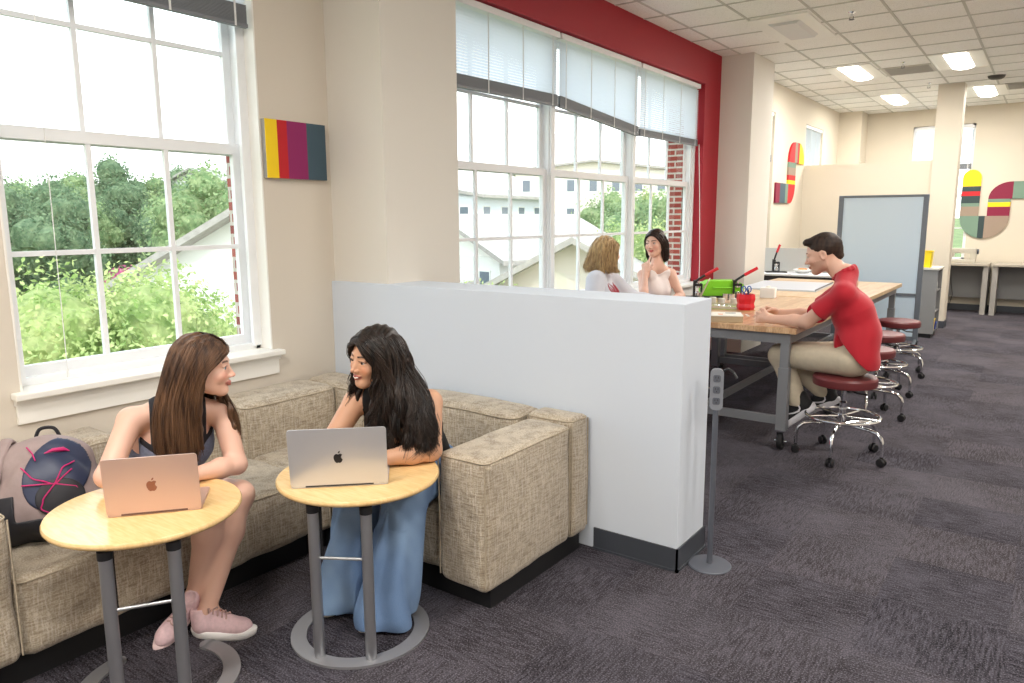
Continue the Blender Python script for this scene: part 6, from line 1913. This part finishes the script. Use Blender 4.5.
# ---------------------------------------------------------------- blonde person, grey sweatshirt
def blonde():
    t = person('blonde wavy-haired person in a light grey sweatshirt with red print', (0, 0, 0))
    skin = srgb(222, 172, 148)[:3]
    H = Head((-3.065, 5.60, 1.412), (.47, .86, 0), sc=1.12)
    T = Torso((-3.11, 5.58, .715), (-3.085, 5.565, 1.270), (-3.030, 5.365, 1.200), (-3.125, 5.745, 1.200), w=1.15, bust=.9, hips=.10)
    F = Field(); T.add(F); F.cone(T.neck - T.u * .03, H.w(0, -.02, -.06), .054, .05, .03)
    eR, wR = V3(-2.98, 5.225, .985), V3(-2.78, 5.42, .962); eL, wL = V3(-2.95, 5.87, 1.00), V3(-2.72, 6.03, .962)
    add_arm(F, T.shR, eR, wR); add_arm(F, T.shL, eL, wL)
    add_hand(F, wR, (.6, .8, 0), (0, 0, -1), (-.8, .6, 0), .4); add_hand(F, wL, (.8, .5, 0), (0, 0, -1), (.4, -.8, 0), .4)
    hR, hL = V3(-3.08, 5.50, .70), V3(-3.10, 5.68, .70); kR, kL = V3(-2.68, 5.56, .68), V3(-2.69, 5.76, .68); aR, aL = V3(-2.80, 5.56, .36), V3(-2.80, 5.76, .36)
    add_leg(F, hR, kR, aR); add_leg(F, hL, kL, aL)
    add_head(F, H, smile=.5)
    body_mesh(t, F, H, .007, skin, srgb(190, 110, 104)[:3], srgb(130, 98, 66)[:3])
    S = Field(); T.add(S); add_arm(S, T.shR, eR, wR, r=(.062, .056, .052, .038)); add_arm(S, T.shL, eL, wL, r=(.062, .056, .052, .038))
    G = S.grown(.018)
    def post(P, d):
        x, f_, z = T.loc(P); d = d + .007 * wob(P, 20, 51) + .003 * wob(P, 55, 52)
        cut = np.maximum(np.where((np.abs(P - wR).max(1) < .12), (P - wR) @ unit(wR - eR), -1), np.where((np.abs(P - wL).max(1) < .12), (P - wL) @ unit(wL - eL), -1))
        return np.maximum(np.maximum(d, cut), np.where(np.abs(x) < .1, z - .075, -1))
    GS = mat('grey_sweatshirt', srgb(206, 208, 218), .9, bump=.2, bscale=200)
    so_ = garment('sweatshirt', G, .008, GS, t, post)
    RP = mat('red_print', srgb(160, 30, 50), .7)
    r_ = random.Random(3)
    mb = MB()
    for k in range(8):
        x0 = .085 - k * .026; zt = -.035 - .02 * (k % 3); zb = -.15 - .03 * ((k * 7) % 3)
        pts = []
        for j in range(6):
            f = j / 5; p = T.mid + T.r * (x0 + .014 * math.sin(f * 5 + k)) + T.u * (zt + (zb - zt) * f) + T.f * .0
            # push out onto the cloth
            d_ = .0
            for st in range(60):
                q = p + T.f * (.05 + st * .004)
                if fold(G.p, q[None])[0] > 0.002: break
            pts.append(q)
        mb.tube(pts, [.003, .007, .009, .008, .006, .002], 6, squash=.5)
    o = mb.build('print', RP, so_, True); o['label'] = 'red claw-like print'
    LEG = Field(); LEG.cone(hR, kR, .092, .07, .03); LEG.cone(hL, kL, .092, .07, .03); LEG.cone(kR, aR, .07, .05, .03); LEG.cone(kL, aL, .07, .05, .03); LEG.cone(T.pel - T.r * .06, T.pel + T.r * .06, .108, .108, .03)
    garment('trousers', LEG, .01, mat('dark_leggings', srgb(48, 52, 62), .85), t, None)
    for a in (aR, aL): shoe(t, a + V3(-.05, 0, -.06), a + V3(.16, 0, -.06), (0, 0, 1), WS_(), WS_(), WS_(), L=.25)
    HM = hairmat('blonde_hair', srgb(196, 166, 118), srgb(132, 102, 66), .45)
    g = [[(.004, .088, .082), (.052, .078, .055), (.078, .046, 0), (.088, .030, -.07), (.100, .030, -.14), (.100, .045, -.14)],
         [(.003, .05, .116), (.070, .040, .075), (.100, .010, 0), (.112, -.005, -.08), (.122, .0, -.11), (.118, .01, -.15)],
         [(0, 0, .128), (.070, -.015, .090), (.104, -.035, .01), (.120, -.05, -.07), (.132, -.055, -.11), (.128, -.05, -.15)],
         [(0, -.05, .120), (.052, -.075, .085), (.084, -.098, .01), (.100, -.118, -.07), (.110, -.13, -.11), (.105, -.135, -.15)],
         [(0, -.08, .10), (.0, -.112, .07), (.0, -.130, 0), (.0, -.145, -.07), (.0, -.155, -.11), (.0, -.155, -.15)],
         [(0, -.05, .120), (-.052, -.075, .085), (-.084, -.098, .01), (-.100, -.118, -.07), (-.105, -.13, -.11), (-.10, -.135, -.15)],
         [(0, 0, .128), (-.070, -.015, .090), (-.100, -.035, .01), (-.112, -.05, -.07), (-.118, -.055, -.11), (-.115, -.05, -.15)],
         [(.004, .088, .082), (-.052, .078, .055), (-.076, .046, 0), (-.085, .030, -.07), (-.09, .030, -.14), (-.09, .045, -.20)]]
    HF = Field(); HF.ell(H.w(0, -.022, .044), np.array((.082, .098, .088)) * H.s, H.M, .02); hair_hull(HF, g, H, .024)
    def hp(P, d):
        L = H.l(P); face = np.maximum(np.maximum(np.abs(L[:, 0]) - .064, .045 - L[:, 1]), L[:, 2] - .06)
        return np.maximum(d + .004 * np.sin(L @ np.array([140., 110., 0]) + 2.5 * np.sin(L[:, 2] * 40)), -face)
    v, f = mesh_field(HF, .006, hp); ho = np_object('hair', v, f, HM, t)
    strands('locks', g, 1300, HM, ho, H, r0=.0026, depth=.3, wave=.012, wfreq=15, seed=22, jit=.010, pts=16)
def WS_(): return mat('white_shoe', srgb(228, 224, 214), .6)
blonde()

# ---------------------------------------------------------------- person in the white top
def brunette():
    t = person('dark-haired person in a sleeveless white top with one hand raised to the chin', (0, 0, 0))
    skin = srgb(222, 178, 158)[:3]
    H = Head((-3.04, 6.50, 1.468), (.0, -.98, -.02), roll=.05, sc=1.08)
    T = Torso((-3.10, 6.62, .715), (-3.02, 6.525, 1.255), (-3.085, 6.345, 1.180), (-2.945, 6.670, 1.175), w=1.0, bust=.9, hips=.095, rib=.09, waist=.075)
    F = Field(); T.add(F); F.cone(T.neck - T.u * .03, H.w(0, -.02, -.06), .048, .046, .03)
    eR, wR = V3(-2.955, 6.105, .965), V3(-3.000, 6.225, 1.205); eL, wL = V3(-2.805, 6.60, .972), V3(-2.80, 6.33, .962)
    add_arm(F, T.shR, eR, wR, r=(.045, .037, .036, .023)); add_arm(F, T.shL, eL, wL, r=(.045, .037, .036, .023))
    add_hand(F, wR, (-.15, .30, .95), (-.1, .9, -.3), (.95, .1, .1), .75, curls=[.25, .8, .95, 1.0], sc=1.05); add_hand(F, wL, (-.2, -1, 0), (0, 0, -1), (-.9, .2, .2), .6, sc=1.05)
    hR, hL = V3(-3.06, 6.50, .70), V3(-3.02, 6.66, .70); kR, kL = V3(-2.72, 6.32, .68), V3(-2.68, 6.50, .68); aR, aL = V3(-2.84, 6.36, .36), V3(-2.80, 6.54, .36)
    add_leg(F, hR, kR, aR); add_leg(F, hL, kL, aL)
    add_head(F, H, smile=.8)
    body_mesh(t, F, H, .0062, skin, srgb(190, 98, 96)[:3], srgb(50, 34, 28)[:3], blush=srgb(222, 140, 120)[:3])
    add_eyes(H, t, (.06, .03, .02), (.3, 1, 0))
    S = Field(); T.add(S); G = S.grown(.010)
    def post(P, d):
        x, f_, z = T.loc(P); d = d + .004 * wob(P, 30, 61)
        nz = .055 - .050 * np.exp(-(x / .06) ** 2) * (f_ > 0)
        return np.maximum(np.maximum(d, np.maximum(z - nz, -9)), np.abs(x) - (.128 + .02 * (z < -.12)))
    garment('sleeveless_top', G, .007, mat('white_top', srgb(236, 226, 224), .8, bump=.15, bscale=160), t, post)
    LEG = Field(); LEG.cone(hR, kR, .090, .07, .03); LEG.cone(hL, kL, .090, .07, .03); LEG.cone(kR, aR, .07, .05, .03); LEG.cone(kL, aL, .07, .05, .03); LEG.cone(T.pel - T.r * .06, T.pel + T.r * .06, .104, .104, .03)
    garment('trousers', LEG, .01, mat('dark_jeans', srgb(44, 50, 70), .85), t, None)
    for a in (aR, aL): shoe(t, a + V3(-.04, .03, -.06), a + V3(.15, -.09, -.06), (0, 0, 1), WS_(), WS_(), WS_(), L=.245)
    HM = hairmat('espresso_hair', srgb(56, 38, 32), srgb(22, 15, 14), .4)
    g = [[(.004, .088, .082), (.045, .085, .060), (.074, .052, .015), (.080, .020, -.04), (.082, .0, -.10), (.080, -.02, -.16)],
         [(.003, .05, .112), (.064, .035, .080), (.090, .0, .02), (.094, -.03, -.05), (.092, -.045, -.11), (.085, -.05, -.17)],
         [(0, -.02, .124), (.060, -.045, .088), (.086, -.07, .02), (.088, -.085, -.05), (.080, -.09, -.12), (.07, -.09, -.18)],
         [(0, -.07, .104), (.0, -.108, .07), (.0, -.125, 0), (.0, -.13, -.07), (.0, -.12, -.13), (.0, -.11, -.19)],
         [(0, -.02, .124), (-.060, -.045, .088), (-.086, -.07, .02), (-.088, -.085, -.05), (-.080, -.09, -.12), (-.07, -.09, -.18)],
         [(.003, .05, .112), (-.064, .035, .080), (-.090, .0, .02), (-.094, -.03, -.05), (-.090, -.045, -.11), (-.08, -.05, -.17)],
         [(.004, .088, .082), (-.045, .085, .060), (-.074, .052, .015), (-.080, .012, -.03), (-.082, -.02, -.08), (-.08, -.03, -.12)]]
    HF = Field(); HF.ell(H.w(0, -.022, .044), np.array((.080, .096, .086)) * H.s, H.M, .02); hair_hull(HF, g, H, .016)
    def hp(P, d):
        L = H.l(P); face = np.maximum(np.maximum(np.abs(L[:, 0]) - .064, .030 - L[:, 1]), L[:, 2] - .064 + 8 * L[:, 0] ** 2)
        return np.maximum(d, -face)
    v, f = mesh_field(HF, .006, hp); ho = np_object('hair', v, f, HM, t)
    strands('locks', g, 900, HM, ho, H, r0=.0024, depth=.2, wave=.004, seed=32, jit=.005, pts=16)
brunette()

# ---------------------------------------------------------------- backpack on the sofa
def backpack():
    t = thing('backpack', 'taupe backpack with navy front and pink cords on the sofa at the left edge', 'backpack', (0, 0, 0))
    c = V3(-3.20, 1.215, .645)
    r = unit(V3(.42, .90, 0)); u = unit(V3(-.30, .12, .95)); f = unit(np.cross(r, u)); u = np.cross(f, r)
    # f points to the viewer side
    if f @ V3(.6, -.8, 0) < 0: f = -f; 
    Rm = np.stack([r, f, u], 1)
    w = lambda a, b, c_: c + r * a + f * b + u * c_
    F = Field()
    F.ell(w(0, -.02, -.06), (.205, .115, .155), Rm, .05); F.ell(w(-.01, -.03, .08), (.180, .100, .130), Rm, .06); F.ell(w(-.13, .0, -.09), (.075, .10, .12), Rm, .03); F.ell(w(.14, .0, -.09), (.07, .10, .12), Rm, .03)
    F.ell(w(0, .07, -.03), (.140, .060, .150), Rm, .03)
    loc = lambda P: (P - c) @ Rm
    def bp(P, d):
        return np.maximum(d + .007 * wob(P, 26, 71) + .004 * wob(P, 60, 72), .437 - P[:, 2])
    TA = mat('taupe_nylon', srgb(158, 140, 138), .6, var=.12, scale=20, bump=.3, bscale=90)
    v, fc = mesh_field(F, .005, bp); b = np_object('bag_body', v, fc, TA, t)
    NV = mat('navy_nylon', srgb(46, 54, 80), .45, bump=.3, bscale=60); BKN = mat('charcoal_nylon', srgb(38, 38, 44), .55); PK_ = mat('magenta_cord', srgb(196, 30, 110), .5)
    G = F.grown(.007)
    def front(P, d):
        L = loc(P); d = d + .007 * wob(P, 26, 71) + .004 * wob(P, 60, 72)
        e = np.sqrt(((L[:, 0] - .03 - .2 * (L[:, 2])) / .115) ** 2 + ((L[:, 2] - .045) / .145) ** 2) - 1
        return np.maximum(np.maximum(d, e * .12), .02 - L[:, 1])
    v, fc = mesh_field(G, .005, front); np_object('front_panel', v, fc, NV, t)
    G2 = F.grown(.008)
    def lower(P, d):
        L = loc(P); return np.maximum(np.maximum(np.maximum(d + .006 * wob(P, 26, 71), L[:, 2] + .125 - .10 * (L[:, 0] < -.11)), .436 - P[:, 2]), -9)
    v, fc = mesh_field(G2, .005, lower); np_object('bottom_panel', v, fc, BKN, t)
    G3 = F.grown(.013)
    def pocket(P, d):
        L = loc(P); e = np.sqrt(((L[:, 0] - .045) / .085) ** 2 + ((L[:, 2] + .055) / .075) ** 2) - 1
        return np.maximum(np.maximum(d + .007 * wob(P, 26, 71), e * .08), .02 - L[:, 1])
    v, fc = mesh_field(G3, .005, pocket); np_object('pocket', v, fc, BKN, t)
    def on(a, b_):
        for s in range(90):
            q = w(a, .30 - s * .003, b_)
            if fold(G3.p, q[None])[0] < .002: return q
        return q
    mb = MB()
    for pts in ([(-.08, .08), (-.04, .03), (.03, .00), (.09, .05)], [(-.08, .01), (-.02, .005), (.03, .0), (.10, -.02)], [(.03, .0), (-.01, -.05), (-.02, -.09), (.03, -.125)], [(.03, .0), (.06, .06), (.10, .08)], [(.03, -.125), (.08, -.12), (.13, -.08), (.10, -.02)], [(-.06, .16), (-.04, .13), (-.03, .10)]):
        q = []
        for (a, b_), (a2, b2) in zip(pts, pts[1:]):
            for k in range(4): q.append(on(a + (a2 - a) * k / 4, b_ + (b2 - b_) * k / 4))
        q.append(on(*pts[-1])); mb.curve(q[::2] if len(q) > 6 else q, .0028, 6, 3)
    mb.build('cord', PK_, t, True)
    mb = MB(); mb.tube([on(.0, .125), on(.03, .135), on(.065, .135), on(.085, .125)], [.002, .008, .009, .002], 6); o = mb.build('pull_tab', PK_, t, True)
    mb = MB(); mb.curve([w(-.10, -.06, .17), w(-.13, -.01, .20), w(-.17, .03, .10), w(-.185, .05, -.02), w(-.17, .06, -.10)], [.012, .024, .028, .026, .016], 10, squash=.45); mb.build('strap', TA, t, True)
    mb = MB(); mb.curve([w(-.04, -.06, .185), w(-.02, -.05, .235), w(.03, -.05, .235), w(.05, -.06, .195)], .008, 8, squash=.6); mb.build('handle', BKN, t, True)
backpack()
